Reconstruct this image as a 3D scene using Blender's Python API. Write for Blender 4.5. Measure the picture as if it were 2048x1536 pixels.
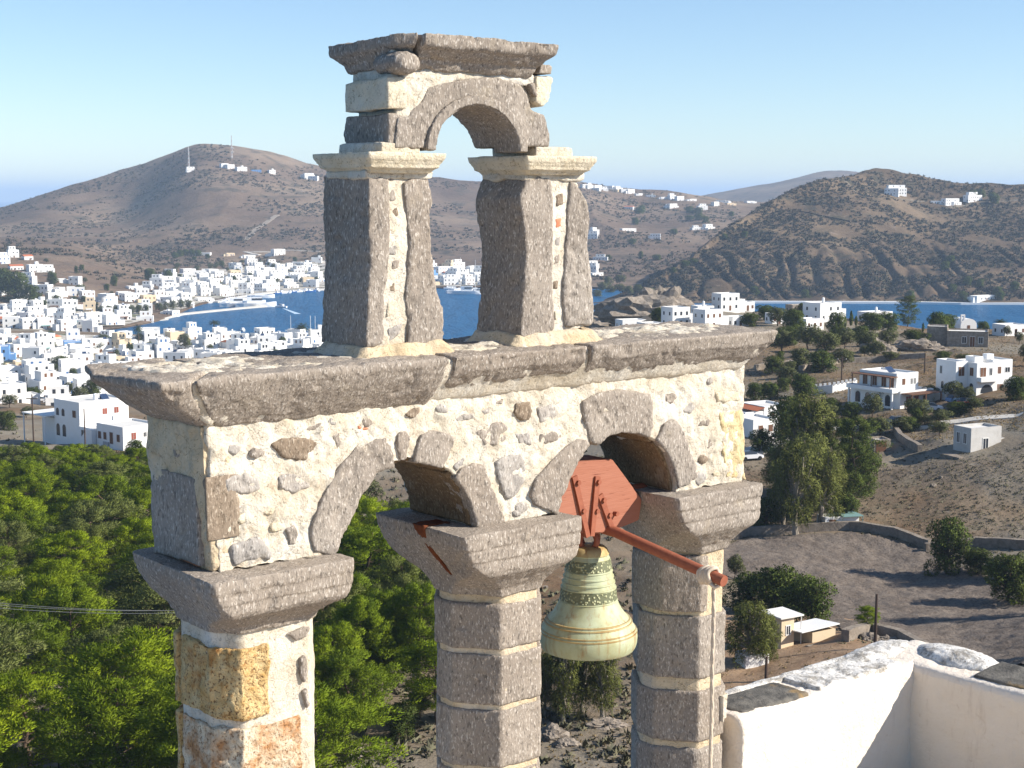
import bpy, bmesh, math, random
import numpy as np
random.seed(4)
from mathutils import Vector, Matrix
from mathutils.bvhtree import BVHTree
for o in list(bpy.data.objects): bpy.data.objects.remove(o)
S = bpy.context.scene
COL = S.collection
R = math.radians
# ------------------------------------------------------------------ camera, sky, sun, exposure
CAM_H = 80.0                                   # metres above the sea
PITCH = math.atan(373 / 3000)
cam_data = bpy.data.cameras.new('camera')
cam = bpy.data.objects.new('camera', cam_data); COL.objects.link(cam)
cam_data.sensor_width = 36.0
cam_data.lens = 36.0 * 3000 / 2048
cam_data.clip_start = 0.1; cam_data.clip_end = 90000
cam.location = (0, 0, CAM_H)
cam.rotation_euler = (math.pi / 2 - PITCH, 0, 0)
S.camera = cam

SUN_AZ, SUN_EL = R(101), R(32)                  # azimuth clockwise from the view direction (+Y)
world = bpy.data.worlds.new('World'); S.world = world; world.use_nodes = True
wn = world.node_tree.nodes; wl = world.node_tree.links
sky = wn.new('ShaderNodeTexSky'); sky.sky_type = 'NISHITA'; sky.sun_disc = False
sky.sun_elevation = SUN_EL; sky.sun_rotation = SUN_AZ
sky.altitude = 900; sky.air_density = 1.0; sky.dust_density = 0.0; sky.ozone_density = 3.5
wl.new(sky.outputs[0], wn['Background'].inputs[0]); wn['Background'].inputs[1].default_value = 0.098
sd = bpy.data.lights.new('sun', 'SUN'); sd.energy = 5.0; sd.angle = R(0.5); sd.color = (1.0, 0.93, 0.82)
sun = bpy.data.objects.new('sun', sd); COL.objects.link(sun)
sv = Vector((math.sin(SUN_AZ) * math.cos(SUN_EL), math.cos(SUN_AZ) * math.cos(SUN_EL), math.sin(SUN_EL)))
sun.rotation_euler = sv.to_track_quat('Z', 'Y').to_euler()
sun.location = (60, -20, 120)
S.view_settings.view_transform = 'Standard'; S.view_settings.look = 'None'
S.view_settings.exposure = 0.75; S.view_settings.gamma = 1.0; S.view_settings.use_curve_mapping = False
S.render.engine = 'CYCLES'
cy = S.cycles
cy.use_denoising = True; cy.max_bounces = 6; cy.diffuse_bounces = 3; cy.glossy_bounces = 3
cy.transmission_bounces = 3; cy.volume_bounces = 1; cy.transparent_max_bounces = 8
cy.caustics_reflective = False; cy.caustics_refractive = False

# ------------------------------------------------------------------ noise (numpy)
def _h(ix, iy, iz, s):
    h = (ix.astype(np.int64) * 374761393 + iy.astype(np.int64) * 668265263 + iz.astype(np.int64) * 2147483647 + s * 974634541) & 0xffffffff
    h = ((h ^ (h >> 13)) * 1274126177) & 0xffffffff
    h = ((h ^ (h >> 15)) * 2246822519) & 0xffffffff
    return ((h ^ (h >> 16)) & 0xffff) / 32767.5 - 1.0
def noise(p, s=0):
    p = np.asarray(p, float); i = np.floor(p); f = p - i; f = f * f * f * (f * (f * 6 - 15) + 10)
    i = i.astype(np.int64); x, y, z = i[:, 0], i[:, 1], i[:, 2]
    u, v, w = f[:, 0], f[:, 1], f[:, 2]
    def L(a, b, t): return a + (b - a) * t
    return L(L(L(_h(x, y, z, s), _h(x+1, y, z, s), u), L(_h(x, y+1, z, s), _h(x+1, y+1, z, s), u), v),
             L(L(_h(x, y, z+1, s), _h(x+1, y, z+1, s), u), L(_h(x, y+1, z+1, s), _h(x+1, y+1, z+1, s), u), v), w)
def fbm(p, o=4, s=0, g=0.5):
    p = np.asarray(p, float); r = np.zeros(len(p)); a = 1.0; t = 0
    for k in range(o):
        r += a * noise(p, s + k * 7); t += a; a *= g; p = p * 2.03 + 11.7
    return r / t
# ------------------------------------------------------------------ mesh helpers
def np_mesh(name, V, F, smooth=False):
    V = np.asarray(V, np.float32); F = np.asarray(F, np.int32); me = bpy.data.meshes.new(name)
    n, k = F.shape
    me.vertices.add(len(V)); me.vertices.foreach_set('co', V.ravel())
    me.loops.add(n * k); me.loops.foreach_set('vertex_index', F.ravel())
    me.polygons.add(n); me.polygons.foreach_set('loop_start', np.arange(0, n * k, k, dtype=np.int32))
    me.polygons.foreach_set('use_smooth', np.full(n, smooth))
    me.update(calc_edges=True)
    return me
def link(name, me, mat=None, parent=None):
    o = bpy.data.objects.new(name, me); COL.objects.link(o)
    if mat is not None and me is not None and not me.materials: me.materials.append(mat)
    if parent is not None: o.parent = parent
    return o
def tag(o, label=None, cat=None, group=None, kind=None):
    if label: o['label'] = label
    if cat: o['category'] = cat
    if group: o['group'] = group
    if kind: o['kind'] = kind
    return o
def empty(name, loc=(0, 0, 0), rz=0.0):
    o = bpy.data.objects.new(name, None); COL.objects.link(o); o.location = loc; o.rotation_euler = (0, 0, rz)
    o.empty_display_size = 0.2
    return o
class MB:                                       # collects shapes, becomes one mesh
    def __init__(s): s.v = []; s.f = []
    def add(s, v, f):
        k = len(s.v); s.v += [tuple(p) for p in v]; s.f += [tuple(i + k for i in q) for q in f]; return s
    def box(s, x0, x1, y0, y1, z0, z1, rz=0, c=(0, 0)):
        v = [(x0,y0,z0),(x1,y0,z0),(x1,y1,z0),(x0,y1,z0),(x0,y0,z1),(x1,y0,z1),(x1,y1,z1),(x0,y1,z1)]
        if rz:
            ca, sa = math.cos(rz), math.sin(rz); v = [(c[0]+(x-c[0])*ca-(y-c[1])*sa, c[1]+(x-c[0])*sa+(y-c[1])*ca, z) for x, y, z in v]
        return s.add(v, [(0,3,2,1),(4,5,6,7),(0,1,5,4),(1,2,6,5),(2,3,7,6),(3,0,4,7)])
    def prism(s, poly, a, b, axis=1):           # polygon in the two other axes, swept along axis
        n = len(poly)
        def P(q, t): return (q[0], t, q[1]) if axis == 1 else ((t, q[0], q[1]) if axis == 0 else (q[0], q[1], t))
        v = [P(q, a) for q in poly] + [P(q, b) for q in poly]
        f = [tuple(range(n))[::-1], tuple(range(n, 2*n))] + [(i, (i+1) % n, n+(i+1) % n, n+i) for i in range(n)]
        return s.add(v, f)
    def loft(s, rings, cap=True):
        n = len(rings[0]); v = [p for r in rings for p in r]; f = []
        for k in range(len(rings)-1):
            for i in range(n):
                j = (i+1) % n; f.append((k*n+i, k*n+j, (k+1)*n+j, (k+1)*n+i))
        if cap: f += [tuple(range(n))[::-1], tuple(range((len(rings)-1)*n, len(rings)*n))]
        return s.add(v, f)
    def tube(s, pts, rad, n=8, cap=True):
        pts = [Vector(p) for p in pts]; rad = rad if isinstance(rad, (list, tuple)) else [rad]*len(pts)
        rings = []; ref = None
        for i, p in enumerate(pts):
            d = (pts[min(i+1, len(pts)-1)] - pts[max(i-1, 0)]).normalized()
            if ref is None: ref = Vector((0,0,1)) if abs(d.z) < .9 else Vector((1,0,0))
            x = d.cross(ref).normalized(); y = x.cross(d).normalized(); ref = y
            rings.append([tuple(p + (x*math.cos(t) + y*math.sin(t))*rad[i]) for t in [2*math.pi*k/n for k in range(n)]])
        return s.loft(rings, cap)
    def lathe(s, prof, n=32, c=(0, 0, 0)):      # (r, z) pairs
        rings = [[(c[0]+r*math.cos(2*math.pi*k/n), c[1]+r*math.sin(2*math.pi*k/n), c[2]+z) for k in range(n)] for r, z in prof]
        return s.loft(rings)
    def mesh(s, name, smooth=None):
        me = bpy.data.meshes.new(name); me.from_pydata(s.v, [], s.f); bm = bmesh.new(); bm.from_mesh(me)
        bmesh.ops.recalc_face_normals(bm, faces=bm.faces); bm.to_mesh(me); bm.free()
        if smooth is not None:
            me.polygons.foreach_set('use_smooth', [True]*len(me.polygons)); me.set_sharp_from_angle(angle=R(smooth))
        return me
    def build(s, name, mat, parent=None, smooth=None): return link(name, s.mesh(name, smooth), mat, parent)
def rock(name, mb, mat, parent, vox=0.012, amp=0.006, fr=7.0, amp2=0.0025, fr2=45.0, seed=0, chip=0.0, me_only=False):
    """closed rough piece: voxel remesh, then displaced along its normals by two scales of noise"""
    me0 = mb.mesh('tmp'); o = bpy.data.objects.new('tmp', me0); COL.objects.link(o)
    m = o.modifiers.new('r', 'REMESH'); m.mode = 'VOXEL'; m.voxel_size = vox; m.use_smooth_shade = True
    dg = bpy.context.evaluated_depsgraph_get(); me = bpy.data.meshes.new_from_object(o.evaluated_get(dg))
    bpy.data.objects.remove(o); bpy.data.meshes.remove(me0)
    n = len(me.vertices); co = np.empty(n*3, np.float32); me.vertices.foreach_get('co', co); co = co.reshape(-1, 3)
    no = np.empty(n*3, np.float32); me.vertices.foreach_get('normal', no); no = no.reshape(-1, 3)
    d = amp * fbm(co*fr + seed*3.1, 3, seed) + amp2 * fbm(co*fr2 + seed, 2, seed+50)
    if chip: d -= chip * np.clip(fbm(co*13 + seed*1.7, 3, seed+90)*2.2 - 0.45, 0, 1)
    co = co + no * d[:, None]
    me.vertices.foreach_set('co', co.astype(np.float32).ravel())
    me.polygons.foreach_set('use_smooth', [True]*len(me.polygons)); me.update(); me.name = name
    return me if me_only else link(name, me, mat, parent)
# ------------------------------------------------------------------ material helpers
class NT:
    def __init__(s, name, rough=0.9, spec=0.2):
        s.m = bpy.data.materials.new(name); s.m.use_nodes = True; s.t = s.m.node_tree; s.b = s.t.nodes['Principled BSDF']
        s.b.inputs['Roughness'].default_value = rough; s.b.inputs['Specular IOR Level'].default_value = spec
        s.tc = s.n('ShaderNodeTexCoord')
    def n(s, t): return s.t.nodes.new(t)
    def l(s, a, b): s.t.links.new(a, b)
    def coord(s, kind='Object', scale=(1, 1, 1), rot=(0, 0, 0)):
        mp = s.n('ShaderNodeMapping'); mp.inputs['Scale'].default_value = scale; mp.inputs['Rotation'].default_value = rot
        s.l(s.tc.outputs[kind], mp.inputs['Vector']); return mp.outputs[0]
    def noise(s, v, scale, detail=4, rough=0.55, dist=0):
        q = s.n('ShaderNodeTexNoise'); q.inputs['Scale'].default_value = scale; q.inputs['Detail'].default_value = detail
        q.inputs['Roughness'].default_value = rough; q.inputs['Distortion'].default_value = dist
        s.l(v, q.inputs['Vector']); return q.outputs['Fac']
    def vor(s, v, scale, feat='F1', out='Distance'):
        q = s.n('ShaderNodeTexVoronoi'); q.feature = feat; q.inputs['Scale'].default_value = scale; s.l(v, q.inputs['Vector']); return q.outputs[out]
    def ramp(s, f, stops, mode='LINEAR'):
        q = s.n('ShaderNodeValToRGB'); q.color_ramp.interpolation = mode
        e = q.color_ramp.elements
        while len(e) < len(stops): e.new(0.5)
        for k, (p, c) in zip(e, stops):
            k.position = p; k.color = (c, c, c, 1) if isinstance(c, (int, float)) else (*c, 1)
        s.l(f, q.inputs[0]); return q.outputs[0]
    def mix(s, f, a, b, mode='MIX'):
        q = s.n('ShaderNodeMix'); q.data_type = 'RGBA'; q.blend_type = mode
        for val, i in ((f, 0), (a, 6), (b, 7)):
            if isinstance(val, (int, float)): q.inputs[i].default_value = val if i == 0 else (val, val, val, 1)
            elif isinstance(val, tuple): q.inputs[i].default_value = (*val, 1)
            else: s.l(val, q.inputs[i])
        return q.outputs[2]
    def math(s, op, a, b=0.0):
        q = s.n('ShaderNodeMath'); q.operation = op
        for i, val in enumerate((a, b)):
            if isinstance(val, (int, float)): q.inputs[i].default_value = val
            else: s.l(val, q.inputs[i])
        return q.outputs[0]
    def rnd(s):
        q = s.n('ShaderNodeObjectInfo'); return q.outputs['Random']
    def col(s, c):
        if isinstance(c, tuple): s.b.inputs['Base Color'].default_value = (*c, 1)
        else: s.l(c, s.b.inputs['Base Color'])
        return s
    def bump(s, h, strength=0.5, dist=0.01):
        q = s.n('ShaderNodeBump'); q.inputs['Strength'].default_value = strength; q.inputs['Distance'].default_value = dist
        s.l(h, q.inputs['Height']); s.l(q.outputs[0], s.b.inputs['Normal']); return s
# ------------------------------------------------------------------ materials
M = {}
def grey_stone(name, dark, mid, light):
    t = NT(name, 0.95, 0.15); v = t.coord()
    big = t.noise(v, 3.0, 4); c = t.mix(t.ramp(big, [(0.3, 0), (0.7, 1)]), dark, mid)
    r = t.rnd(); c = t.mix(t.math('MULTIPLY', r, 0.6), c, (mid[0]*.80, mid[1]*.74, mid[2]*.68))
    st_ = t.noise(t.coord(scale=(1, 1, 0.25)), 12, 5, 0.7, 0.4); c = t.mix(t.ramp(st_, [(0.55, 0), (0.75, 0.5)]), c, tuple(x*0.55 for x in dark))
    va = t.coord(scale=(1, 1, 0.4))
    sp = t.noise(va, 105, 2, 0.6); c = t.mix(t.ramp(sp, [(0.55, 0), (0.68, 0.75)]), c, light)
    pit = t.noise(va, 85, 3, 0.6); c = t.mix(t.ramp(pit, [(0.34, 0.75), (0.45, 0)]), c, tuple(x*0.40 for x in dark))
    lich = t.noise(v, 7.5, 5, 0.65); c = t.mix(t.ramp(lich, [(0.58, 0), (0.74, 0.45)]), c, (0.36, 0.30, 0.22))
    t.col(c); h = t.math('ADD', t.math('MULTIPLY', sp, 0.7), t.math('MULTIPLY', t.noise(v, 45, 4, 0.65), 1.0))
    t.bump(h, 0.6, 0.008); return t.m
M['stone'] = grey_stone('volcanic_stone', (0.240, 0.204, 0.170), (0.335, 0.292, 0.248), (0.58, 0.52, 0.45))
M['stone_brown'] = grey_stone('volcanic_stone_brown', (0.205, 0.155, 0.112), (0.28, 0.222, 0.165), (0.48, 0.40, 0.31))
M['stone_shade'] = grey_stone('shaded_soffit_stone', (0.150, 0.100, 0.058), (0.225, 0.155, 0.092), (0.36, 0.27, 0.17))  # darker, browner stone: the soffit's shade is put into its colour
M['stone_pale'] = grey_stone('pale_stone', (0.30, 0.272, 0.245), (0.43, 0.40, 0.365), (0.60, 0.56, 0.51))
def cream(name, a, b, dirt, amt=0.5):
    t = NT(name, 0.92, 0.15); v = t.coord()
    n1 = t.noise(v, 5, 6, 0.62); c = t.mix(t.ramp(n1, [(0.35, 0), (0.65, 1)]), a, b)
    n2 = t.noise(v, 16, 6, 0.7, 0.6); c = t.mix(t.ramp(n2, [(0.52, 0), (0.72, amt)]), c, dirt)
    n3 = t.noise(v, 70, 3, 0.7); c = t.mix(t.ramp(n3, [(0.30, 0.7), (0.42, 0)]), c, tuple(x*0.45 for x in dirt))
    dv = t.n('ShaderNodeVectorMath'); dv.operation = 'ADD'; nn = t.n('ShaderNodeTexNoise'); nn.inputs['Scale'].default_value = 6; nn.inputs['Detail'].default_value = 4; t.l(v, nn.inputs['Vector'])
    t.l(v, dv.inputs[0]); t.l(nn.outputs['Color'], dv.inputs[1]); ck = t.vor(dv.outputs[0], 3.2, 'DISTANCE_TO_EDGE'); c = t.mix(t.ramp(ck, [(0.0, 0.75), (0.012, 0)]), c, tuple(x*0.4 for x in dirt))
    n5 = t.noise(v, 2.3, 3); c = t.mix(t.ramp(n5, [(0.55, 0), (0.72, 0.5)]), c, (0.74, 0.70, 0.64))
    n6 = t.noise(v, 11, 5, 0.7, 0.3); c = t.mix(t.ramp(n6, [(0.60, 0), (0.70, amt)]), c, (0.30, 0.275, 0.25))
    t.col(c); t.bump(t.math('ADD', t.noise(v, 38, 6, 0.7), t.math('MULTIPLY', n2, 1.4)), 0.8, 0.012); return t.m
M['mortar'] = cream('lime_mortar', (0.57, 0.49, 0.37), (0.70, 0.645, 0.55), (0.42, 0.32, 0.21), 0.65)
M['mortar_shade_tan'] = cream('shade_tan_mortar', (0.54, 0.42, 0.27), (0.65, 0.54, 0.38), (0.38, 0.26, 0.14), 0.5)  # mortar with the tan of its shaded sides painted into the colour
M['mortar_dirty'] = cream('weathered_mortar', (0.26, 0.215, 0.165), (0.44, 0.35, 0.25), (0.13, 0.105, 0.085), 0.8)
M['limestone'] = cream('cream_limestone', (0.60, 0.51, 0.36), (0.70, 0.62, 0.48), (0.46, 0.33, 0.18), 0.35)
def ochre():
    t = NT('ochre_limestone', 0.95, 0.1); v = t.coord()
    n1 = t.noise(v, 9, 5, 0.65); c = t.mix(t.ramp(n1, [(0.36, 0), (0.62, 1)]), (0.54, 0.34, 0.13), (0.68, 0.52, 0.28))
    n2 = t.noise(v, 30, 5, 0.7); c = t.mix(t.ramp(n2, [(0.52, 0), (0.66, 0.8)]), c, (0.36, 0.17, 0.05))
    n3 = t.noise(v, 75, 3, 0.7); c = t.mix(t.ramp(n3, [(0.36, 0.9), (0.46, 0)]), c, (0.12, 0.06, 0.03))
    n4 = t.noise(v, 5.5, 3); c = t.mix(t.ramp(n4, [(0.58, 0), (0.70, 0.7)]), c, (0.40, 0.16, 0.04))
    t.col(c); t.bump(t.math('ADD', n2, n3), 1.0, 0.014); return t.m
M['ochre'] = ochre()
M['ochre_pale'] = cream('pale_ochre_stone', (0.62, 0.47, 0.24), (0.70, 0.58, 0.36), (0.44, 0.30, 0.13), 0.6)
t = NT('rust_limestone', 0.95, 0.1); v = t.coord(); n1 = t.noise(v, 6, 5, 0.7)
c = t.mix(t.ramp(n1, [(0.40, 0), (0.60, 1)]), (0.46, 0.24, 0.11), (0.72, 0.62, 0.46)); n2 = t.noise(v, 60, 4, 0.7)
c = t.mix(t.ramp(n2, [(0.36, 0.9), (0.48, 0)]), c, (0.22, 0.12, 0.06)); t.col(c); t.bump(t.math('ADD', n1, n2), 1.0, 0.014); M['rusty'] = t.m
t = NT('red_brick', 0.9); v = t.coord(); t.col(t.mix(t.noise(v, 30), (0.42, 0.13, 0.06), (0.62, 0.30, 0.18))); M['brick'] = t.m
t = NT('whitewash', 0.85, 0.2); v = t.coord(); n1 = t.noise(v, 2.2, 6, 0.65); n2 = t.noise(v, 9, 6, 0.75, 0.8)
c = t.mix(t.ramp(n1, [(0.35, 0), (0.7, 0.6)]), (0.80, 0.72, 0.62), (0.74, 0.64, 0.52)); c = t.mix(t.ramp(n2, [(0.60, 0), (0.72, 0.55)]), c, (0.55, 0.42, 0.30))
n4 = t.noise(t.coord(scale=(1, 1, 0.16)), 11, 5, 0.7); c = t.mix(t.ramp(n4, [(0.56, 0), (0.74, 0.4)]), c, (0.50, 0.40, 0.31))
t.col(c); t.bump(t.math('ADD', t.noise(v, 30, 5, 0.7), t.math('MULTIPLY', n1, 2.0)), 0.7, 0.016); M['whitewash'] = t.m
t = NT('worn_whitewash', 0.9, 0.2); v = t.coord(); n2 = t.noise(v, 7, 7, 0.75, 0.5)
c = t.mix(t.ramp(n2, [(0.47, 0), (0.60, 0.85)]), (0.74, 0.71, 0.66), (0.24, 0.215, 0.18)); n3 = t.noise(v, 45, 4, 0.7)
c = t.mix(t.ramp(n3, [(0.34, 0.8), (0.46, 0)]), c, (0.20, 0.17, 0.13)); t.col(c); t.bump(t.math('ADD', n2, n3), 0.7, 0.015); M['wornwhite'] = t.m
t = NT('lichened_slab', 0.95, 0.1); v = t.coord(); n2 = t.noise(v, 9, 6, 0.7)
c = t.mix(t.ramp(n2, [(0.4, 0), (0.65, 1)]), (0.095, 0.090, 0.082), (0.20, 0.185, 0.16)); n3 = t.noise(v, 3.5, 4)
c = t.mix(t.ramp(n3, [(0.58, 0), (0.68, 0.8)]), c, (0.34, 0.22, 0.09)); t.col(c); t.bump(t.noise(v, 60, 4, 0.7), 0.8, 0.012); M['slab'] = t.m
t = NT('red_painted_wood', 0.7, 0.3); v = t.coord(scale=(1, 1, 12)); n1 = t.noise(v, 6, 5, 0.6)
c = t.mix(n1, (0.30, 0.105, 0.060), (0.39, 0.165, 0.105)); n2 = t.noise(t.coord(scale=(1, 1, 18)), 8, 3)
c = t.mix(t.ramp(n2, [(0.30, 0.9), (0.36, 0)]), c, (0.14, 0.035, 0.02)); t.col(c); t.bump(n2, 0.5, 0.004); M['redwood'] = t.m
t = NT('rusty_red_iron', 0.75, 0.35); v = t.coord(); n1 = t.noise(v, 30, 5, 0.65)
t.col(t.mix(n1, (0.20, 0.055, 0.03), (0.38, 0.13, 0.07))); t.bump(t.noise(v, 90, 3), 0.4, 0.003); M['rust'] = t.m
t = NT('rust_stain', 0.95, 0.1); v = t.coord(); t.col(t.mix(t.noise(v, 40, 4), (0.06, 0.02, 0.012), (0.22, 0.075, 0.035))); M['ruststain'] = t.m
def bronze(name, lo, hi, streak, ornament=False):
    t = NT(name, 0.62, 0.4); v = t.coord(scale=(1, 1, 0.5)); n1 = t.noise(v, 9, 6, 0.65)
    c = t.mix(t.ramp(n1, [(0.35, 0), (0.65, 1)]), lo, hi); n2 = t.noise(t.coord(scale=(1, 1, 0.12)), 26, 5, 0.7)
    c = t.mix(t.ramp(n2, [(0.52, 0), (0.70, 0.8)]), c, streak); h = t.noise(v, 60, 4, 0.6)
    n3 = t.noise(t.coord(), 22, 6, 0.75); c = t.mix(t.ramp(n3, [(0.60, 0), (0.72, 0.6)]), c, (0.12, 0.13, 0.07)); n4 = t.noise(t.coord(scale=(1, 1, .3)), 6, 4); c = t.mix(t.ramp(n4, [(0.52, 0), (0.72, 0.5)]), c, (0.46, 0.52, 0.42))
    if ornament:
        vv = t.vor(t.coord(), 55); c = t.mix(t.ramp(vv, [(0.30, 0), (0.50, 1)]), c, (0.14, 0.15, 0.085)); h = t.math('MULTIPLY', t.ramp(vv, [(0.2, 1), (0.5, 0)]), 1.0)
        t.bump(h, 1.0, 0.006)
    else: t.bump(h, 0.15, 0.004)
    t.col(c); t.b.inputs['Metallic'].default_value = 0.15; return t.m
M['bronze'] = bronze('verdigris_bronze', (0.36, 0.355, 0.19), (0.45, 0.485, 0.32), (0.31, 0.18, 0.07))
M['bronze_warm'] = bronze('warm_bronze', (0.40, 0.26, 0.10), (0.47, 0.38, 0.18), (0.30, 0.14, 0.05))
M['bronze_band'] = bronze('ornament_bronze', (0.40, 0.40, 0.22), (0.47, 0.48, 0.30), (0.3, 0.25, 0.1), True)
t = NT('bell_rope', 0.95, 0.1); v = t.coord(); t.col(t.mix(t.noise(v, 90, 3), (0.42, 0.33, 0.24), (0.72, 0.62, 0.50))); M['rope'] = t.m
# houses
def plain(name, c, rough=0.85, vary=0.0, spec=0.25, dirt=None):
    t = NT(name, rough, spec)
    k = c
    if dirt:
        v = t.coord(); k = t.mix(t.ramp(t.noise(v, 0.7, 6, 0.65), [(0.45, 0), (0.75, 0.5)]), c, dirt)
    if vary: k = t.mix(t.math('MULTIPLY', t.rnd(), vary), k, tuple(x*0.6 for x in c))
    t.col(k); return t.m
M['house'] = plain('white_house_wall', (0.80, 0.79, 0.77), 0.85, 0.14, 0.2, (0.74, 0.70, 0.64))
M['house_cream'] = plain('cream_house_wall', (0.70, 0.56, 0.38), 0.85, 0.2, 0.2, (0.55, 0.45, 0.33))
M['house_blue'] = plain('blue_house_wall', (0.16, 0.33, 0.62), 0.8, 0.2)
M['roofslab'] = plain('flat_roof_screed', (0.74, 0.72, 0.68), 0.9, 0.35, 0.1, (0.58, 0.54, 0.48))
M['tile'] = plain('terracotta_roof', (0.52, 0.17, 0.08), 0.85, 0.35)
M['glass'] = plain('dark_window', (0.035, 0.04, 0.05), 0.15, 0.3, 0.5)
M['frame_w'] = plain('window_frame', (0.70, 0.69, 0.66))
M['brownwood'] = plain('brown_shutter', (0.16, 0.075, 0.04), 0.7, 0.4)
M['redwood_s'] = plain('red_shutter', (0.27, 0.075, 0.05), 0.7, 0.4)
M['bluewood'] = plain('blue_shutter', (0.07, 0.17, 0.38), 0.7, 0.4)
M['metal'] = plain('grey_metal', (0.35, 0.36, 0.38), 0.5, 0.3, 0.5)
M['tank'] = plain('white_tank', (0.75, 0.75, 0.76), 0.5)
M['panel'] = plain('solar_panel', (0.03, 0.05, 0.10), 0.2, 0, 0.6)
M['pole'] = plain('tarred_pole', (0.075, 0.050, 0.038), 0.9, 0.3)
M['wire'] = plain('cable', (0.14, 0.145, 0.15), 0.6)
M['house_old'] = plain('worn_house_wall', (0.55, 0.53, 0.50), 0.9, 0.1, 0.1, (0.32, 0.29, 0.25))
M['teal'] = plain('teal_net', (0.16, 0.27, 0.26), 0.8)
M['car_w'] = plain('car_white', (0.72, 0.72, 0.74), 0.3, 0.1, 0.5); M['car_r'] = plain('car_red', (0.42, 0.03, 0.03), 0.3, 0.1, 0.5)
M['car_b'] = plain('car_blue', (0.10, 0.20, 0.36), 0.3, 0.1, 0.5); M['tyre'] = plain('tyre', (0.02, 0.02, 0.02), 0.9)
M['boat'] = plain('white_hull', (0.80, 0.80, 0.80), 0.35, 0.1, 0.5); M['boat_blue'] = plain('blue_hull', (0.04, 0.12, 0.32), 0.35, 0.2, 0.5)
M['hullred'] = plain('red_hull', (0.40, 0.06, 0.04), 0.4)
M['mast'] = plain('pale_mast', (0.70, 0.69, 0.66), 0.5)
M['foam'] = plain('boat_wake_foam', (0.45, 0.58, 0.70), 0.6)
def rubble():
    t = NT('field_stone', 0.95, 0.1); v = t.coord(); n = t.noise(v, 1.3, 5, 0.65)
    c = t.mix(t.ramp(n, [(0.35, 0), (0.65, 1)]), (0.22, 0.18, 0.14), (0.40, 0.34, 0.28)); c = t.mix(t.math('MULTIPLY', t.rnd(), 0.4), c, (0.14, 0.12, 0.10))
    t.col(c); t.bump(t.noise(v, 4, 5, 0.7), 0.9, 0.15); return t.m
M['rubble'] = rubble()
t = NT('concrete_quay', 0.9, 0.2); v = t.coord(); t.col(t.mix(t.noise(v, 0.2, 5), (0.46, 0.43, 0.38), (0.62, 0.58, 0.52))); M['quay'] = t.m
# vegetation
def leafm(name, a, b, c, tr=0.12, sc=0.5):
    t = NT(name, 0.75, 0.15); v = t.coord(); n = t.noise(v, sc, 4, 0.6)
    k = t.mix(t.ramp(n, [(0.36, 0), (0.64, 1)]), a, b); k = t.mix(t.math('MULTIPLY', t.rnd(), 0.75), k, c)
    t.col(k)
    tl = t.n('ShaderNodeBsdfTranslucent'); t.l(k, tl.inputs[0]); ms = t.n('ShaderNodeMixShader'); ms.inputs[0].default_value = tr
    out = t.t.nodes['Material Output']; t.l(t.b.outputs[0], ms.inputs[1]); t.l(tl.outputs[0], ms.inputs[2]); t.l(ms.outputs[0], out.inputs[0]); return t.m
M['pine'] = leafm('pine_needles', (0.195, 0.280, 0.011), (0.345, 0.425, 0.015), (0.125, 0.185, 0.016), 0.36)
M['pine_grey'] = leafm('grey_pine_needles', (0.150, 0.180, 0.055), (0.24, 0.27, 0.085), (0.17, 0.20, 0.04), 0.3)
M['olive'] = leafm('olive_leaves', (0.110, 0.125, 0.050), (0.18, 0.195, 0.085), (0.11, 0.125, 0.04), 0.25)
M['dark_leaf'] = leafm('carob_leaves', (0.060, 0.095, 0.020), (0.115, 0.155, 0.030), (0.11, 0.135, 0.028), 0.25)
M['euca'] = leafm('eucalyptus_leaves', (0.135, 0.160, 0.040), (0.23, 0.245, 0.065), (0.16, 0.175, 0.045), 0.28)
M['palm'] = leafm('palm_fronds', (0.050, 0.080, 0.022), (0.09, 0.12, 0.035), (0.07, 0.09, 0.03), 0.2)
M['shrub_far'] = leafm('phrygana', (0.062, 0.062, 0.040), (0.100, 0.088, 0.056), (0.08, 0.075, 0.045), 0.1, 0.02)
M['shrub_heath'] = leafm('dark_heath', (0.046, 0.048, 0.032), (0.080, 0.073, 0.048), (0.06, 0.058, 0.036), 0.1, 0.02)
M['shrub_dry'] = leafm('dry_scrub', (0.155, 0.150, 0.095), (0.23, 0.195, 0.13), (0.17, 0.165, 0.10), 0.1, 0.08)
M['drygrass'] = leafm('dry_grass', (0.30, 0.21, 0.10), (0.42, 0.31, 0.16), (0.22, 0.18, 0.09), 0.2, 0.2)
t = NT('town_paving', 0.95, 0.1); v = t.coord(); n = t.noise(v, 0.11, 5, 0.6); c = t.mix(t.ramp(n, [(0.40, 0), (0.52, 1)]), (0.17, 0.145, 0.095), (0.52, 0.48, 0.42)); n = t.noise(v, 0.07, 3); c = t.mix(t.ramp(n, [(0.56, 0), (0.64, 0.9)]), c, (0.10, 0.115, 0.055)); t.col(c); M['paving'] = t.m
t = NT('yard_earth', 0.95, 0.1); v = t.coord(); n = t.noise(v, 0.5, 6, 0.7); c = t.mix(t.ramp(n, [(0.35, 0), (0.65, 1)]), (0.24, 0.155, 0.095), (0.36, 0.25, 0.16)); n = t.noise(v, 3, 5, .7); c = t.mix(t.ramp(n, [(0.34, 0.8), (0.46, 0)]), c, (0.13, 0.085, 0.05)); t.col(c); t.bump(n, .8, .1); M['yard'] = t.m
M['bark'] = plain('bark', (0.12, 0.085, 0.06), 0.95, 0.4, 0.1); M['bark_pale'] = plain('pale_bark', (0.30, 0.26, 0.21), 0.95, 0.4, 0.1)
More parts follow.
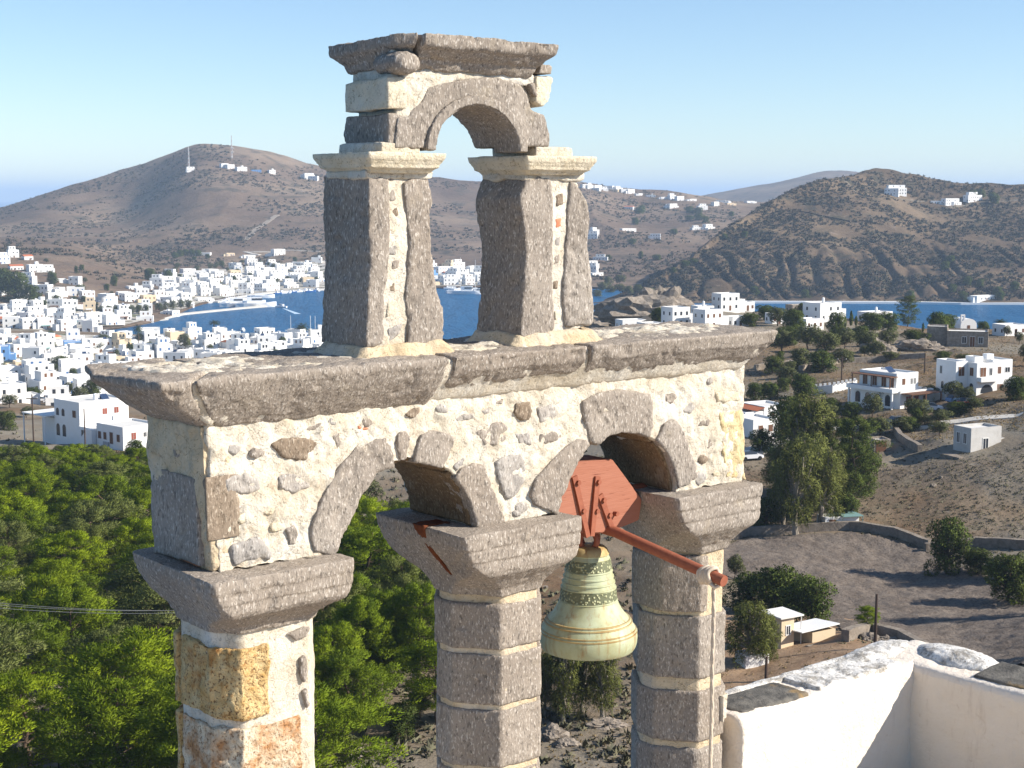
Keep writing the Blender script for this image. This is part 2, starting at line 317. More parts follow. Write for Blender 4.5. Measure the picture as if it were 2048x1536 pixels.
# ground
def ground(name, cols, sc, green, bump=0.3, rocks=None, mixc=None):
    t = NT(name, 0.97, 0.05); v = t.coord(); n1 = t.noise(v, sc, 8, 0.62); c = t.ramp(n1, cols)
    n2 = t.noise(v, sc*5, 6, 0.65); c = t.mix(t.ramp(n2, [(0.52, 0), (0.66, 0.75)]), c, green)
    if rocks:
        n3 = t.noise(v, sc*9, 6, 0.7); c = t.mix(t.ramp(n3, [(0.60, 0), (0.68, 0.85)]), c, rocks)
    if mixc:
        c = t.mix(t.ramp(t.noise(v, sc*.55, 4, 0.6), [(0.40, 0), (0.58, 1)]), c, t.mix(t.noise(v, sc*14, 5, .7), mixc, tuple(x*1.6 for x in mixc)))
    t.col(c); t.bump(t.noise(v, sc*22, 6, 0.7), 0.7, bump); return t.m
M['near'] = ground('dry_hillside', [(0.36, (0.125, 0.080, 0.050)), (0.52, (0.20, 0.135, 0.080)), (0.66, (0.165, 0.128, 0.092))], 0.035, (0.095, 0.086, 0.052), 0.4, (0.28, 0.25, 0.21), (0.175, 0.152, 0.118))
M['far'] = ground('brown_hillside', [(0.36, (0.125, 0.085, 0.060)), (0.52, (0.185, 0.130, 0.090)), (0.66, (0.265, 0.195, 0.135))], 0.006, (0.060, 0.055, 0.040), 3.0, (0.19, 0.155, 0.125))
M['farr'] = ground('heath_hillside', [(0.36, (0.080, 0.056, 0.036)), (0.52, (0.125, 0.088, 0.056)), (0.66, (0.20, 0.145, 0.092))], 0.009, (0.042, 0.044, 0.030), 2.0, (0.22, 0.17, 0.13))
t = NT('ploughed_soil', 0.97, 0.05); v = t.coord(); n = t.noise(v, 0.35, 6, 0.7)
c = t.mix(t.ramp(n, [(0.35, 0), (0.65, 1)]), (0.155, 0.126, 0.104), (0.240, 0.200, 0.166)); t.col(c); n2 = t.noise(v, 3.2, 5, 0.75); c = t.mix(t.ramp(n2, [(0.38, 0.7), (0.52, 0)]), c, (0.085, 0.066, 0.052)); c = t.mix(t.ramp(n2, [(0.60, 0), (0.70, 0.6)]), c, (0.33, 0.27, 0.20)); t.col(c); t.bump(t.noise(v, 4, 5, 0.7), 1.0, 0.2); M['soil'] = t.m
t = NT('harbour_water', 0.12, 0.5); v = t.coord(scale=(1, 1, 1)); t.col((0.010, 0.092, 0.215)); t.b.inputs['Specular IOR Level'].default_value = 0.015
n = t.math('ADD', t.noise(v, 0.35, 3, 0.6), t.math('MULTIPLY', t.noise(t.coord(scale=(1, 0.4, 1)), 0.06, 3, 0.6), 2.0)); t.bump(n, 1.0, 1.6); t.b.inputs['Roughness'].default_value = 0.28; t.b.inputs['IOR'].default_value = 1.33; M['sea'] = t.m
t = NT('terrace_bounce_tone', 0.9, 0.1); v = t.coord(); t.col(t.mix(t.noise(v, 3, 5), (0.68, 0.55, 0.39), (0.76, 0.64, 0.49))); M['terrace'] = t.m  # warm pale tone picked so the unseen floor throws warm bounce light
# ------------------------------------------------------------------ terrain: every sheet is given as heights over bearings (px = bearing in picture columns) and distances
FPX = 3000.0
cp, sp_ = math.cos(PITCH), math.sin(PITCH)
def ray(px, py):
    a = (px - 1024) / FPX; b = -(py - 768) / FPX
    return Vector((a, cp + b*sp_, -sp_ + b*cp))
def at(px, py, Y):                              # the point seen at a picture position, Y metres ahead
    d = ray(px, py); return Vector((0, 0, CAM_H)) + d * (Y / d.y)
def lift(px, Y, z):                             # the point on a bearing, Y metres ahead at height z
    k = Y*cp + (CAM_H - z)*sp_; return ((px - 1024)/FPX*k, Y, z)
def catmull(xs, ys, x):                         # smooth monotone-ish interpolation (vectorised, ys may be 2-D)
    xs = np.asarray(xs, float); ys = np.asarray(ys, float); x = np.clip(x, xs[0], xs[-1])
    i = np.clip(np.searchsorted(xs, x) - 1, 0, len(xs)-2); h = xs[i+1]-xs[i]; t = (x-xs[i])/h
    sl = np.gradient(ys, xs, axis=0)
    if ys.ndim == 2: t = t[:, None]; h = h[:, None]
    return (2*t**3-3*t**2+1)*ys[i] + (t**3-2*t**2+t)*h*sl[i] + (-2*t**3+3*t**2)*ys[i+1] + (t**3-t**2)*h*sl[i+1]
BV = {}
def sheet(name, cols, Yc, Z, nx, ny, mat, rough, seed, extra=None, ypow=1.0):
    """cols: bearings; Yc: (cols x k) distances; Z: (cols x k) heights; rough: list of (wavelength m, amplitude m)"""
    Yc = np.asarray(Yc, float); Z = np.asarray(Z, float); k = Z.shape[1]
    bx = np.linspace(cols[0], cols[-1], nx); Yb = catmull(cols, Yc, bx); Zb = catmull(cols, Z, bx)
    tt = np.linspace(0, 1, ny)**ypow*(k-1); V = np.zeros((ny, nx, 3))
    Yg = catmull(np.arange(k), Yb.T, tt); Zg = catmull(np.arange(k), Zb.T, tt)
    kk = Yg*cp + (CAM_H - Zg)*sp_; V[..., 0] = (bx[None, :]-1024)/FPX*kk; V[..., 1] = Yg; V[..., 2] = Zg
    P = V.reshape(-1, 3); flat = P.copy(); flat[:, 2] = 0
    lift_ = np.clip((P[:, 2]-0.3)/6.0, 0, 1)
    for j, (wl_, am) in enumerate(rough): P[:, 2] += am * fbm(flat/wl_, 4, seed+j*13) * lift_
    if extra is not None: P[:, 2] += extra(P, np.tile(bx, ny), np.repeat(tt/(k-1), nx)) * lift_
    idx = np.arange(nx*ny).reshape(ny, nx)
    F = np.stack([idx[:-1, :-1].ravel(), idx[:-1, 1:].ravel(), idx[1:, 1:].ravel(), idx[1:, :-1].ravel()], 1)
    o = link(name, np_mesh(name, P, F, True), mat); o['kind'] = 'structure'
    BV[name] = BVHTree.FromPolygons(P.tolist(), F.tolist())
    return o
# -- the near land: slope below the monastery, valley, plateau at the right, town flat at the left
cols = [-900, 0, 300, 600, 850, 1100, 1300, 1500, 1700, 1900, 2100, 2900]
Yl = [25, 60, 90, 120, 150, 180, 210, 250, 300, 360, 430, 520, 620, 720, 800, 850, 900, 1000]
Zt = [[52, 46, 43, 42, 41, 40, 39, 38, 36, 33, 28, 20, 12, 7, 4, 3, 3, 3],
      [52, 46, 42, 40, 39, 38.5, 38, 36, 31.5, 26, 20, 12.5, 7.5, 5, 3.6, 3, 2.6, 2.5],
      [52, 46, 42, 40, 39, 38.5, 38, 36, 31, 25, 19, 12, 7, 4.5, 3.0, 1.2, -1, -4],
      [52, 46, 42, 40.5, 39.5, 38.5, 37.5, 35.5, 31, 25, 19, 12, 7, 4, 2.2, 0.6, -2, -4],
      [52, 46, 42, 41, 40, 39, 38, 36.5, 33, 28, 22, 14, 8, 4, 1.5, -1, -3, -4],
      [52, 46, 42.5, 41, 40, 39, 38.5, 38, 37, 35, 31, 22, 11, 3, -1, -3, -4, -4],
      [52, 46, 42.5, 41, 39.5, 38.5, 39, 40.3, 42.5, 44.5, 45.3, 39, 21, 5, -2, -4, -4, -4],
      [52, 46, 43, 41, 38.8, 38, 39.5, 41.2, 44, 45.6, 46, 40, 22, 5, -2, -4, -4, -4],
      [52, 46, 43.5, 42, 38.4, 38, 40.6, 43.2, 45.2, 46, 44.5, 36, 18, 3, -3, -4, -4, -4],
      [52, 47, 45, 42, 38.8, 38.5, 43.8, 46, 47, 46, 42, 32, 14, 0, -3, -4, -4, -4],
      [52, 48, 47, 44, 40, 41, 47.5, 49, 48, 46, 41, 30, 12, 0, -3, -4, -4, -4],
      [54, 52, 52, 50, 48, 50, 54, 54, 51, 47, 40, 28, 11, 0, -3, -4, -4, -4]]
def terr(P, bx, t):                             # terraces and hummocks on the slope at the right
    w = np.clip((P[:, 1]-195)/40, 0, 1)*np.clip((bx-1250)/150, 0, 1)*np.clip((470-P[:, 1])/60, 0, 1)
    q = P[:, 2]*0.8; return w*0.55*(np.floor(q)+np.clip((q-np.floor(q))*5-2, 0, 1)-q)
sheet('hillside', cols, [Yl]*len(cols), Zt, 350, 390, M['near'], [(26, 1.5), (7, 0.5), (1.8, 0.14)], 3, terr, 1.25)
# -- the land round the far side of the bay and the hill with the masts
cols = [-900, -300, 0, 135, 250, 340, 400, 451, 529, 622, 760, 870, 950, 1180, 1300, 1400, 1500, 1700]
crest = [400, 405, 411, 374, 340, 306, 288, 290, 306, 333, 350, 362, 368, 374, 385, 395, 401, 405]
shore = [860, 860, 880, 890, 925, 1005, 1120, 1180, 1255, 1305, 1325, 1330, 1335, 1330, 1290, 1250, 1260, 1300]
lo = {-900: (4, 14, 30, 40, 40), -300: (4, 12, 27, 39, 38), 0: (3, 9, 21, 34, 34), 135: (2.6, 6, 16, 30, 31), 250: (2.5, 5, 10, 19, 22)}
Yc, Zc = [], []
for c_, cr, sh in zip(cols, crest, shore):
    zc = 80 + (395-cr)/3000*2450
    a = lo.get(c_, (2.2, 4.0, 7.0, 10, 13))
    Yc.append([sh-60, sh-4, sh+2, sh+60, sh+150, max(sh+240, 1210), max(sh+310, 1330), 1670, 1800, 2000, 2220, 2450, 2700, 3100])
    Zc.append([-5, -0.6, 1.6, a[0], a[1], a[2], a[3]*0.9, a[4] if c_ < 200 else 15, 20+.10*(zc-20), 20+.36*(zc-20), 20+.72*(zc-20), zc, 20+.5*(zc-20), -6])
def spur(P, bx, t):
    w = np.clip((P[:, 1]-1700)/300, 0, 1)
    r = 1-np.abs(fbm(np.stack([P[:, 0]/260, P[:, 1]/700, P[:, 0]*0], 1), 3, 91))*2.2
    left = np.exp(-((bx-250)/95)**2)*np.clip((P[:, 1]-1850)/200, 0, 1)*np.clip((2500-P[:, 1])/200, 0, 1)
    return w*(12*r-8) - 26*left
sheet('north_shore', cols, Yc, Zc, 400, 290, M['far'], [(220, 7), (60, 2.6), (16, 0.8)], 21, spur)
# -- the hill across the water at the right, gullied along its foot
cols = [1130, 1230, 1300, 1377, 1463, 1528, 1594, 1680, 1776, 1836, 1940, 2048, 2400, 3200]
crest = [612, 590, 556, 511, 446, 411, 381, 363, 344, 354, 365, 363, 350, 380]
cY = [1180, 1200, 1240, 1300, 1380, 1430, 1480, 1530, 1600, 1620, 1620, 1620, 1620, 1620]
Yc, Zc = [], []
for c_, cr, y1 in zip(cols, crest, cY):
    f0 = 1142 if c_ < 1900 else 1128
    row, zz = [f0-40, f0-3], [-5, -0.5]
    for t_ in (0.02, 0.2, 0.42, 0.65, 0.85, 1.0):
        yy = 604 + (cr-604)*t_**0.95; Y_ = f0 + (y1-f0)*t_; row.append(Y_); zz.append(CAM_H - Y_*(yy-395)/3000)
    zc = zz[-1]; row += [y1+140, y1+420]; zz += [zc*0.72-6, -8]; Yc.append(row); Zc.append(zz)
def gully(P, bx, t):
    z = P[:, 2]; w = np.clip(z/5, 0, 1)*np.clip((44-z)/16, 0, 1)*np.clip((1450-P[:, 1])/100, 0, 1)
    x = P[:, 0] + 10*noise(np.stack([P[:, 0]/40, z/14, z*0], 1), 5)
    q = x/17.0+0.9*noise(np.stack([x/45, z/30, x*0], 1), 8)+.35*noise(np.stack([x/15, z/9, x*0], 1), 18); r = np.abs((q % 1.0)-0.5)*2; w = w*np.clip(.75+.9*noise(np.stack([np.floor(q)*3.7, x*0, z/25], 1), 4), .1, 1.3)
    return w*(-5.5*np.clip(1-r*1.7, 0, 1)**1.0 + 1.5)
sheet('east_hill', cols, Yc, Zc, 450, 260, M['farr'], [(170, 7), (45, 2.8), (13, 1.3), (5, 0.4)], 47, gully)
# -- the ridge far away
cols = [1150, 1300, 1403, 1507, 1594, 1659, 1706, 1800, 1900, 2048, 2300, 2800]
crest = [420, 404, 392, 377, 358, 345, 347, 358, 372, 371, 380, 410]
Yc, Zc = [], []
for c_, cr in zip(cols, crest):
    zc = 80+(395-cr)/3000*4600; Yc.append([3400, 3800, 4200, 4600, 5000, 5400]); Zc.append([-8, max(4, .25*zc), .65*zc, zc, .6*zc, -8])
sheet('far_ridge', cols, Yc, Zc, 200, 80, M['far'], [(400, 14), (120, 5)], 77)
# -- the sea, out to the horizon
mb = MB(); n = 96
rr = [30, 600, 1500, 3000, 8000, 30000]
V = [(0, 0, 0)] + [(r_*math.cos(2*math.pi*k/n), r_*math.sin(2*math.pi*k/n), 0) for r_ in rr for k in range(n)]
F = [(0, 1+k, 1+(k+1) % n) for k in range(n)]
mb.add(V, F); mb.add([], [])
mb.f += [(1+j*n+k, 1+(j+1)*n+k, 1+(j+1)*n+(k+1) % n, 1+j*n+(k+1) % n) for j in range(len(rr)-1) for k in range(n)]
o = mb.build('sea', M['sea']); o['kind'] = 'structure'
def ground_z(x, y, names=('hillside', 'north_shore', 'east_hill', 'far_ridge')):
    best = -50.0
    for nm in names:
        h = BV[nm].ray_cast(Vector((x, y, 600)), Vector((0, 0, -1)))
        if h[0] is not None and h[0].z > best: best = h[0].z
    return best
def hit(px, py, names=('hillside', 'north_shore', 'east_hill', 'far_ridge')):
    d = ray(px, py).normalized(); best = None
    for nm in names:
        h = BV[nm].ray_cast(Vector((0, 0, CAM_H)), d)
        if h[0] is not None and (best is None or h[3] < best[1]): best = (h[0], h[3])
    if best is None: return hit(px, py+2, names) if py < 1500 and tuple(names) == ('hillside',) else None
    return best[0]
# ------------------------------------------------------------------ the bell gable: local axes u (along the wall), v (into it), z; front face v = 0
GA = R(50.6)
G0 = Vector((-1.2848, 6.44724, 78.36261))
GROT = math.pi/2 - GA
def gw(u, v, z): return G0 + Vector((u*math.sin(GA)-v*math.cos(GA), u*math.cos(GA)+v*math.sin(GA), z))
gable = empty('bell_gable', G0, GROT)
tag(gable, 'two-tier stone bell gable of grey volcanic blocks and cream mortar', 'bell gable')
TH = 0.56
PILL = {1: (0.0, 0.575, 0.095), 2: (1.433, 2.02, 0.16), 3: (2.905, 3.445, 0.16)}
CAPR = {1: (-0.13, 0.605, -0.165), 2: (1.235, 2.02, -0.148), 3: (2.72, 3.435, -0.14)}
def oct_(u0, u1, v0, v1, c): d = c*1.3; return [(u0+c, v0), (u1-c, v0), (u1, v0+d), (u1, v1-d), (u1-c, v1), (u0+c, v1), (u0, v1-d), (u0, v0+d)]
def octring(u0, u1, v0, v1, c, z): return [(a, b, z) for a, b in oct_(u0, u1, v0, v1, c)]
rk = [0]
def stone(name, mb, mat, parent=gable, **k):
    rk[0] += 1; return rock(name, mb, M[mat], parent, seed=rk[0], **k)
def polystone(name, poly, mat, v0, v1, parent=gable, **k):
    return stone(name, MB().prism(poly, v0, v1), mat, parent, **k)
# pillars: a mortar core and the drums
joints = {2: (-0.36, -0.43, -0.672, -0.70, -0.965, -0.992, -1.30, -1.327, -1.63, -1.66, -1.96, -1.99, -2.95),
          3: (-0.34, -0.40, -0.732, -0.758, -1.134, -1.205, -1.512, -1.545, -1.85, -1.89, -2.95),
          1: (-0.27, -0.37, -0.70, -0.745, -1.10, -1.14, -1.60, -1.64, -2.2, -2.24, -2.95)}
for k, (u0, u1, c) in PILL.items():
    g = 0.016
    stone('mortar_core', MB().loft([octring(u0+g, u1-g, g, TH-g, c, -2.95), octring(u0+g, u1-g, g, TH-g, c, -0.2)]), 'mortar' if k == 1 else 'mortar_shade_tan', vox=0.02, amp=0.008, fr=9)
    z = joints[k]
    for i in range(1, len(z)-1, 2):
        top, bot = z[i], z[i+1]
        rnd = random.Random(k*10+i)
        if k == 1:                              # ochre blocks at the left and corner, plastered rubble at the right
            mat = 'ochre' if i == 1 else ('rusty' if i == 3 else 'ochre')
            us = u0+0.24 if i == 1 else u0+0.40
            sh = [(u0, c*1.35), (u0+c, 0.0), (us, 0.0), (us, 0.2), (u0+0.1, 0.40), (u0, 0.40)]
            stone('stone', MB().loft([[(a, b, bot) for a, b in sh], [(a, b, top) for a, b in sh]]), mat, vox=0.011, amp=0.016, fr=11, amp2=0.007, fr2=42)
            sh = [(u0, 0.43), (u0+.1, .43), (u0+0.2, 0.43), (u0+0.2, TH), (u0+c, TH), (u0, TH-c)]
            stone('stone', MB().loft([[(a, b, bot) for a, b in sh], [(a, b, top) for a, b in sh]]), 'ochre', vox=0.014, amp=0.012, fr=11)
        else:
            e = [rnd.uniform(-.006, .006) for _ in range(4)]
            if k == 3 and i == 1:               # top course of the third pillar: plaster at the front right, stone elsewhere
                sh = [(u0, c), (u0+c, 0), (u1-c-0.16, 0.0), (u1-c-0.16, .3), (u1-.1, TH-.02), (u0+c, TH), (u0, TH-c)]
                stone('stone', MB().loft([[(a, b, bot) for a, b in sh], [(a, b, top) for a, b in sh]]), 'stone', vox=0.012, amp=0.009, fr=8)
                continue
            stone('stone', MB().loft([octring(u0+e[0], u1+e[1], e[2], TH+e[3], c, bot), octring(u0+e[0], u1+e[1], e[2], TH+e[3], c, top)]),
                  'stone', vox=0.0125 if bot > -1.7 else .03, amp=0.008, fr=6, amp2=0.003, chip=.008)
# dark slivers in the plaster of the first pillar
for q in ([(0.33, -0.34), (0.43, -0.325), (0.46, -0.335), (0.44, -0.375), (0.38, -0.385)], [(0.40, -0.47), (0.43, -0.46), (0.44, -0.55), (0.42, -0.60), (0.40, -0.54)],
          [(0.41, -0.63), (0.435, -0.62), (0.45, -0.70), (0.43, -0.72)], [(0.30, -0.28), (0.34, -0.275), (0.35, -0.295), (0.31, -0.30)]):
    polystone('stone', q, 'stone', -0.006, 0.05, vox=0.008, amp=0.004)
polystone('stone', [(2.62+.62, -1.26), (3.28, -1.25), (3.285, -1.40), (3.25, -1.42)], 'mortar', -0.02, 0.05, vox=0.01)
# capitals
for k, (u0, u1, c) in PILL.items():
    a0, a1, b0 = CAPR[k]; b1 = TH+0.07; rings = []
    for z, f, fv, cc in ((-0.385, 0.0, 0.0, c), (-0.34, 0.06, .10, c*.95), (-0.285, 0.20, .42, c*.72), (-0.235, 0.38, .80, c*.36), (-0.205, 0.48, .90, 0.03), (-0.165, 0.64, .915, .016), (-0.161, 0.63, .875, .015), (-0.149, 0.67, .875, .015), (-0.145, 0.70, .945, .014), (-0.092, 0.86, .955, .014), (-0.088, .86, .915, .014), (-0.076, 0.89, .915, .014), (-0.072, 0.92, .99, 0.014), (0.0, 1.0, 1.0, 0.014)):
        L = lambda p, q: p+(q-p)*f; L2 = lambda p, q: p+(q-p)*fv
        zz = z*(0.78 if k == 1 else 1.0)
        rings.append(octring(L(u0, a0), L2(u1, a1), L2(0.0, b0), L2(TH, b1), max(cc, .012), zz))
    cp_ = stone('capital', MB().loft(rings), 'stone', vox=0.0085, amp=0.009, fr=5, amp2=0.002, fr2=50, chip=.008)
# cracks and rust streak on the middle capital
stone('rust_stain', MB().loft([[(1.222, .16, .008), (1.222, .27, .008), (1.42, .27, .006), (1.42, .16, .006)], [(1.228, .165, -.02), (1.228, .255, -.02), (1.30, .255, -.02), (1.30, .165, -.02)], [(1.252, .165, -.08), (1.252, .215, -.08), (1.33, .215, -.08), (1.33, .165, -.08)], [(1.302, .155, -.165), (1.302, .172, -.165), (1.36, .172, -.165), (1.36, .155, -.165)], [(1.362, .125, -.26), (1.362, .134, -.26), (1.40, .134, -.26), (1.40, .125, -.26)]]), 'ruststain', vox=0.007, amp=0.008, fr=16)
# upper wall: mortar core with the two arches
def arc(cu, r, rz, n=18): return [(cu+r*math.cos(math.pi-math.pi*i/n), rz*math.sin(math.pi*i/n)) for i in range(n+1)]
poly = [(0.0, 0.0)] + arc(1.0, 0.425, 0.392) + arc(2.41, 0.44, 0.395) + [(3.41, 0.0), (3.40, 0.68), (-0.055, 0.68), (-0.03, 0.3)]
stone('mortar_wall', MB().prism(poly, 0.0, TH), 'mortar', vox=0.0115, amp=0.015, fr=5.0, amp2=0.009, fr2=24, chip=.012)
# soffit blocks lining the arches
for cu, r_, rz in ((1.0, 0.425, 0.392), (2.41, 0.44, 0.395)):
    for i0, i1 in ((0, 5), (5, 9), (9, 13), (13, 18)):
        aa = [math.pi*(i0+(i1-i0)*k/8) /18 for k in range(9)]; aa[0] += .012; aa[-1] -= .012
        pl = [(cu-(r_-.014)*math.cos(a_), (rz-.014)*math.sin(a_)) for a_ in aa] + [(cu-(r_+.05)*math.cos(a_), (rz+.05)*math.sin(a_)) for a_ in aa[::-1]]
        polystone('soffit_stone', pl, 'stone_shade', 0.03, TH-0.01, vox=0.011, amp=0.010, fr=9)
V1=[(0.462,0.131),(0.493,0.201),(0.544,0.301),(0.62,0.399),(0.71,0.485),(0.799,0.508),(0.89,0.515),(0.922,0.441),(0.93,0.363),(0.875,0.358),(0.81,0.322),(0.751,0.259),(0.705,0.178),(0.659,0.103),(0.608,0.023),(0.582,-0.011),(0.478,0.019),(0.461,0.088)]
V2=[(0.956,0.529),(1.005,0.539),(1.035,0.495),(1.02,0.436),(1.0,0.392),(0.967,0.389),(0.943,0.464)]
V3=[(1.085,0.505),(1.173,0.517),(1.288,0.48),(1.294,0.427),(1.255,0.379),(1.216,0.319),(1.159,0.341),(1.096,0.363),(1.04,0.372),(1.06,0.431)]
V4=[(1.285,0.270),(1.339,0.312),(1.418,0.335),(1.475,0.318),(1.515,0.235),(1.565,0.109),(1.612,0.005),(1.599,-0.01),(1.483,-0.01),(1.424,-0.0),(1.412,0.06),(1.385,0.13),(1.345,0.20),(1.30,0.252)]
V5=[(1.779,0.124),(1.814,0.197),(1.9,0.275),(2.001,0.341),(2.103,0.386),(2.163,0.369),(2.2,0.331),(2.133,0.293),(2.086,0.231),(2.045,0.169),(2.002,0.085),(1.98,0.021),(1.966,-0.011),(1.872,0.035),(1.801,0.067)]
V6=[(2.131,0.573),(2.251,0.613),(2.388,0.619),(2.56,0.588),(2.64,0.575),(2.657,0.493),(2.651,0.4),(2.628,0.333),(2.548,0.36),(2.422,0.38),(2.314,0.369),(2.238,0.329),(2.193,0.36),(2.147,0.471)]
V7=[(2.685,0.315),(2.74,0.392),(2.822,0.419),(2.889,0.365),(2.942,0.253),(2.995,0.139),(3.014,0.065),(2.93,0.027),(2.859,0.021),(2.833,0.098),(2.807,0.161),(2.759,0.243),(2.709,0.287)]
s1=[(1.282,0.564),(1.327,0.58),(1.406,0.578),(1.425,0.555),(1.379,0.544),(1.301,0.544)]
s2=[(1.438,0.454),(1.432,0.497),(1.498,0.522),(1.592,0.515),(1.631,0.488),(1.626,0.424),(1.565,0.398),(1.484,0.412)]
s3=[(1.551,0.314),(1.647,0.347),(1.73,0.332),(1.751,0.27),(1.73,0.185),(1.688,0.125),(1.619,0.118),(1.578,0.204)]
s4=[(1.821,0.382),(1.849,0.434),(1.928,0.437),(2.0,0.413),(1.986,0.387),(1.885,0.376)]
s5=[(1.688,0.601),(1.785,0.608),(1.8,0.558),(1.772,0.507),(1.702,0.513),(1.674,0.559)]
s6=[(1.287,0.323),(1.326,0.361),(1.365,0.367),(1.358,0.326),(1.313,0.299)]
s7=[(2.754,0.566),(2.819,0.572),(2.853,0.534),(2.804,0.503),(2.763,0.518)]
s8=[(3.016,0.359),(3.075,0.425),(3.124,0.379),(3.102,0.347)]
s9=[(3.061,0.288),(3.13,0.281),(3.157,0.23),(3.096,0.222)]
s10=[(1.458,0.589),(1.512,0.6),(1.541,0.571),(1.485,0.557)]
s11=[(1.828,0.567),(1.927,0.58),(1.971,0.532),(1.928,0.492),(1.842,0.489)]
s12=[(1.681,0.451),(1.772,0.447),(1.783,0.386),(1.702,0.393)]
s13=[(3.187,0.421),(3.384,0.422),(3.406,0.204),(3.421,0.004),(3.259,0.029),(3.218,0.224)]
s14=[(3.15,0.539),(3.361,0.534),(3.375,0.471),(3.168,0.483)]
s15=[(1.661,0.052),(1.73,0.054),(1.723,0.022),(1.675,0.023)]
s16=[(1.565,0.627),(1.606,0.631),(1.593,0.609),(1.512,0.614)]
t1=[(0.268,0.542),(0.321,0.563),(0.416,0.558),(0.488,0.54),(0.536,0.514),(0.511,0.464),(0.414,0.454),(0.319,0.48)]
t2=[(0.031,0.416),(0.133,0.429),(0.201,0.395),(0.211,0.343),(0.13,0.337),(0.04,0.354)]
t3=[(0.305,0.393),(0.365,0.407),(0.466,0.374),(0.471,0.321),(0.363,0.313),(0.304,0.331)]
t4=[(0.051,0.107),(0.125,0.122),(0.194,0.127),(0.257,0.055),(0.25,0.025),(0.157,0.029),(0.066,0.022)]
t5=[(0.341,0.148),(0.381,0.158),(0.404,0.107),(0.384,0.057),(0.348,0.073)]
t6=[(0.586,0.562),(0.633,0.568),(0.645,0.514),(0.615,0.472),(0.593,0.519)]
t7=[(0.73,0.582),(0.816,0.572),(0.803,0.555),(0.74,0.557)]
t8=[(0.025,0.286),(0.175,0.292),(0.18,0.277),(0.036,0.263)]
t9=[(0.443,0.597),(0.489,0.614),(0.54,0.622),(0.525,0.587),(0.462,0.572)]
E1=[(0.513,0.39),(0.42,0.413),(0.092,0.413),(0.08,0.247),(0.06,0.024),(0.156,0.027),(0.526,-0.0),(0.535,0.225)]
E2=[(0.023,0.417),(-0.056,0.439),(-0.071,0.331),(-0.085,0.212),(-0.113,0.036),(-0.028,0.086),(0.011,0.257)]
E3=[(0.29,0.536),(0.224,0.549),(0.227,0.492),(0.282,0.485)]
A1=[(0.859,1.744),(0.968,1.734),(0.967,1.638),(0.971,1.478),(0.956,1.317),(0.935,1.156),(0.939,0.993),(0.919,0.94),(0.834,0.929),(0.843,1.106),(0.866,1.32),(0.862,1.532)]
B1=[(1.079,1.703),(1.14,1.735),(1.22,1.731),(1.231,1.638),(1.219,1.529),(1.224,1.364),(1.257,1.198),(1.291,1.085),(1.297,0.973),(1.283,0.917),(1.091,0.924),(1.099,1.006),(1.08,1.15),(1.095,1.313),(1.11,1.422),(1.085,1.584)]
A2=[(1.836,1.753),(1.973,1.731),(1.989,1.58),(1.982,1.405),(1.991,1.229),(2.007,1.051),(2.008,0.956),(1.93,0.913),(1.784,0.898),(1.792,1.061),(1.806,1.235),(1.822,1.35),(1.795,1.524),(1.776,1.638)]
B2=[(2.138,1.721),(2.177,1.709),(2.242,1.615),(2.259,1.519),(2.244,1.4),(2.27,1.219),(2.288,1.037),(2.281,0.965),(2.103,0.962),(2.086,1.107),(2.101,1.284),(2.115,1.462),(2.123,1.58)]
M1=[(0.859,1.754),(1.221,1.769),(1.224,1.309),(1.29,0.928),(0.834,0.929),(0.854,1.426)]
M2=[(1.843,1.764),(2.177,1.791),(2.234,1.615),(2.262,1.244),(2.281,0.953),(1.784,0.898),(1.837,1.35)]
ARCH=[(1.03,2.011),(1.089,2.024),(1.17,2.09),(1.21,2.156),(1.306,2.188),(1.458,2.211),(1.644,2.226),(1.717,2.218),(1.79,2.194),(1.828,2.15),(1.865,2.073),(1.941,2.053),(1.972,1.962),(1.973,1.893),(1.776,1.891),(1.761,1.934),(1.724,1.989),(1.665,2.038),(1.593,2.072),(1.514,2.085),(1.437,2.074),(1.374,2.044),(1.311,2.004),(1.256,1.948),(1.215,1.899),(1.195,1.871),(1.009,1.867)]
CB=[(0.758,2.177),(1.065,2.197),(1.071,2.139),(1.05,2.065),(0.769,2.035)]
KN=[(0.988,2.303),(1.053,2.312),(1.132,2.29),(1.144,2.249),(1.118,2.221),(1.013,2.221),(0.975,2.261)]
RB=[(1.88,2.245),(1.994,2.249),(1.987,2.191),(1.964,2.122),(1.926,2.092),(1.873,2.118)]
RK=[(1.903,2.306),(1.979,2.303),(1.971,2.257),(1.888,2.257)]
pb0=[(0.974,1.67),(1.02,1.676),(1.026,1.628),(0.986,1.612)]
pb1=[(0.999,1.574),(1.032,1.595),(1.038,1.552),(0.991,1.521)]
pb2=[(0.991,1.494),(1.044,1.52),(1.041,1.493),(0.997,1.461)]
pb3=[(0.98,1.403),(1.023,1.412),(1.019,1.369),(0.976,1.365)]
pb4=[(1.002,1.337),(1.042,1.347),(1.028,1.304),(0.989,1.295)]
pb5=[(0.982,1.246),(1.015,1.25),(1.011,1.196),(0.974,1.192)]
pb6=[(0.974,1.16),(1.014,1.164),(0.999,1.088),(0.96,1.068)]
pb7=[(0.972,1.013),(1.059,1.041),(1.038,0.988),(0.971,0.948)]
pb8=[(0.968,1.739),(1.02,1.734),(1.013,1.715),(0.981,1.715)]
pb9=[(2.028,1.65),(2.083,1.662),(2.08,1.603),(2.036,1.592)]
pb10=[(2.024,1.527),(2.068,1.533),(2.068,1.486),(2.029,1.48)]
pb11=[(2.029,1.439),(2.065,1.445),(2.056,1.392),(2.025,1.392)]
pb12=[(2.014,1.334),(2.053,1.345),(2.05,1.298),(2.014,1.293)]
pb13=[(2.014,1.204),(2.046,1.209),(2.041,1.168),(2.01,1.163)]
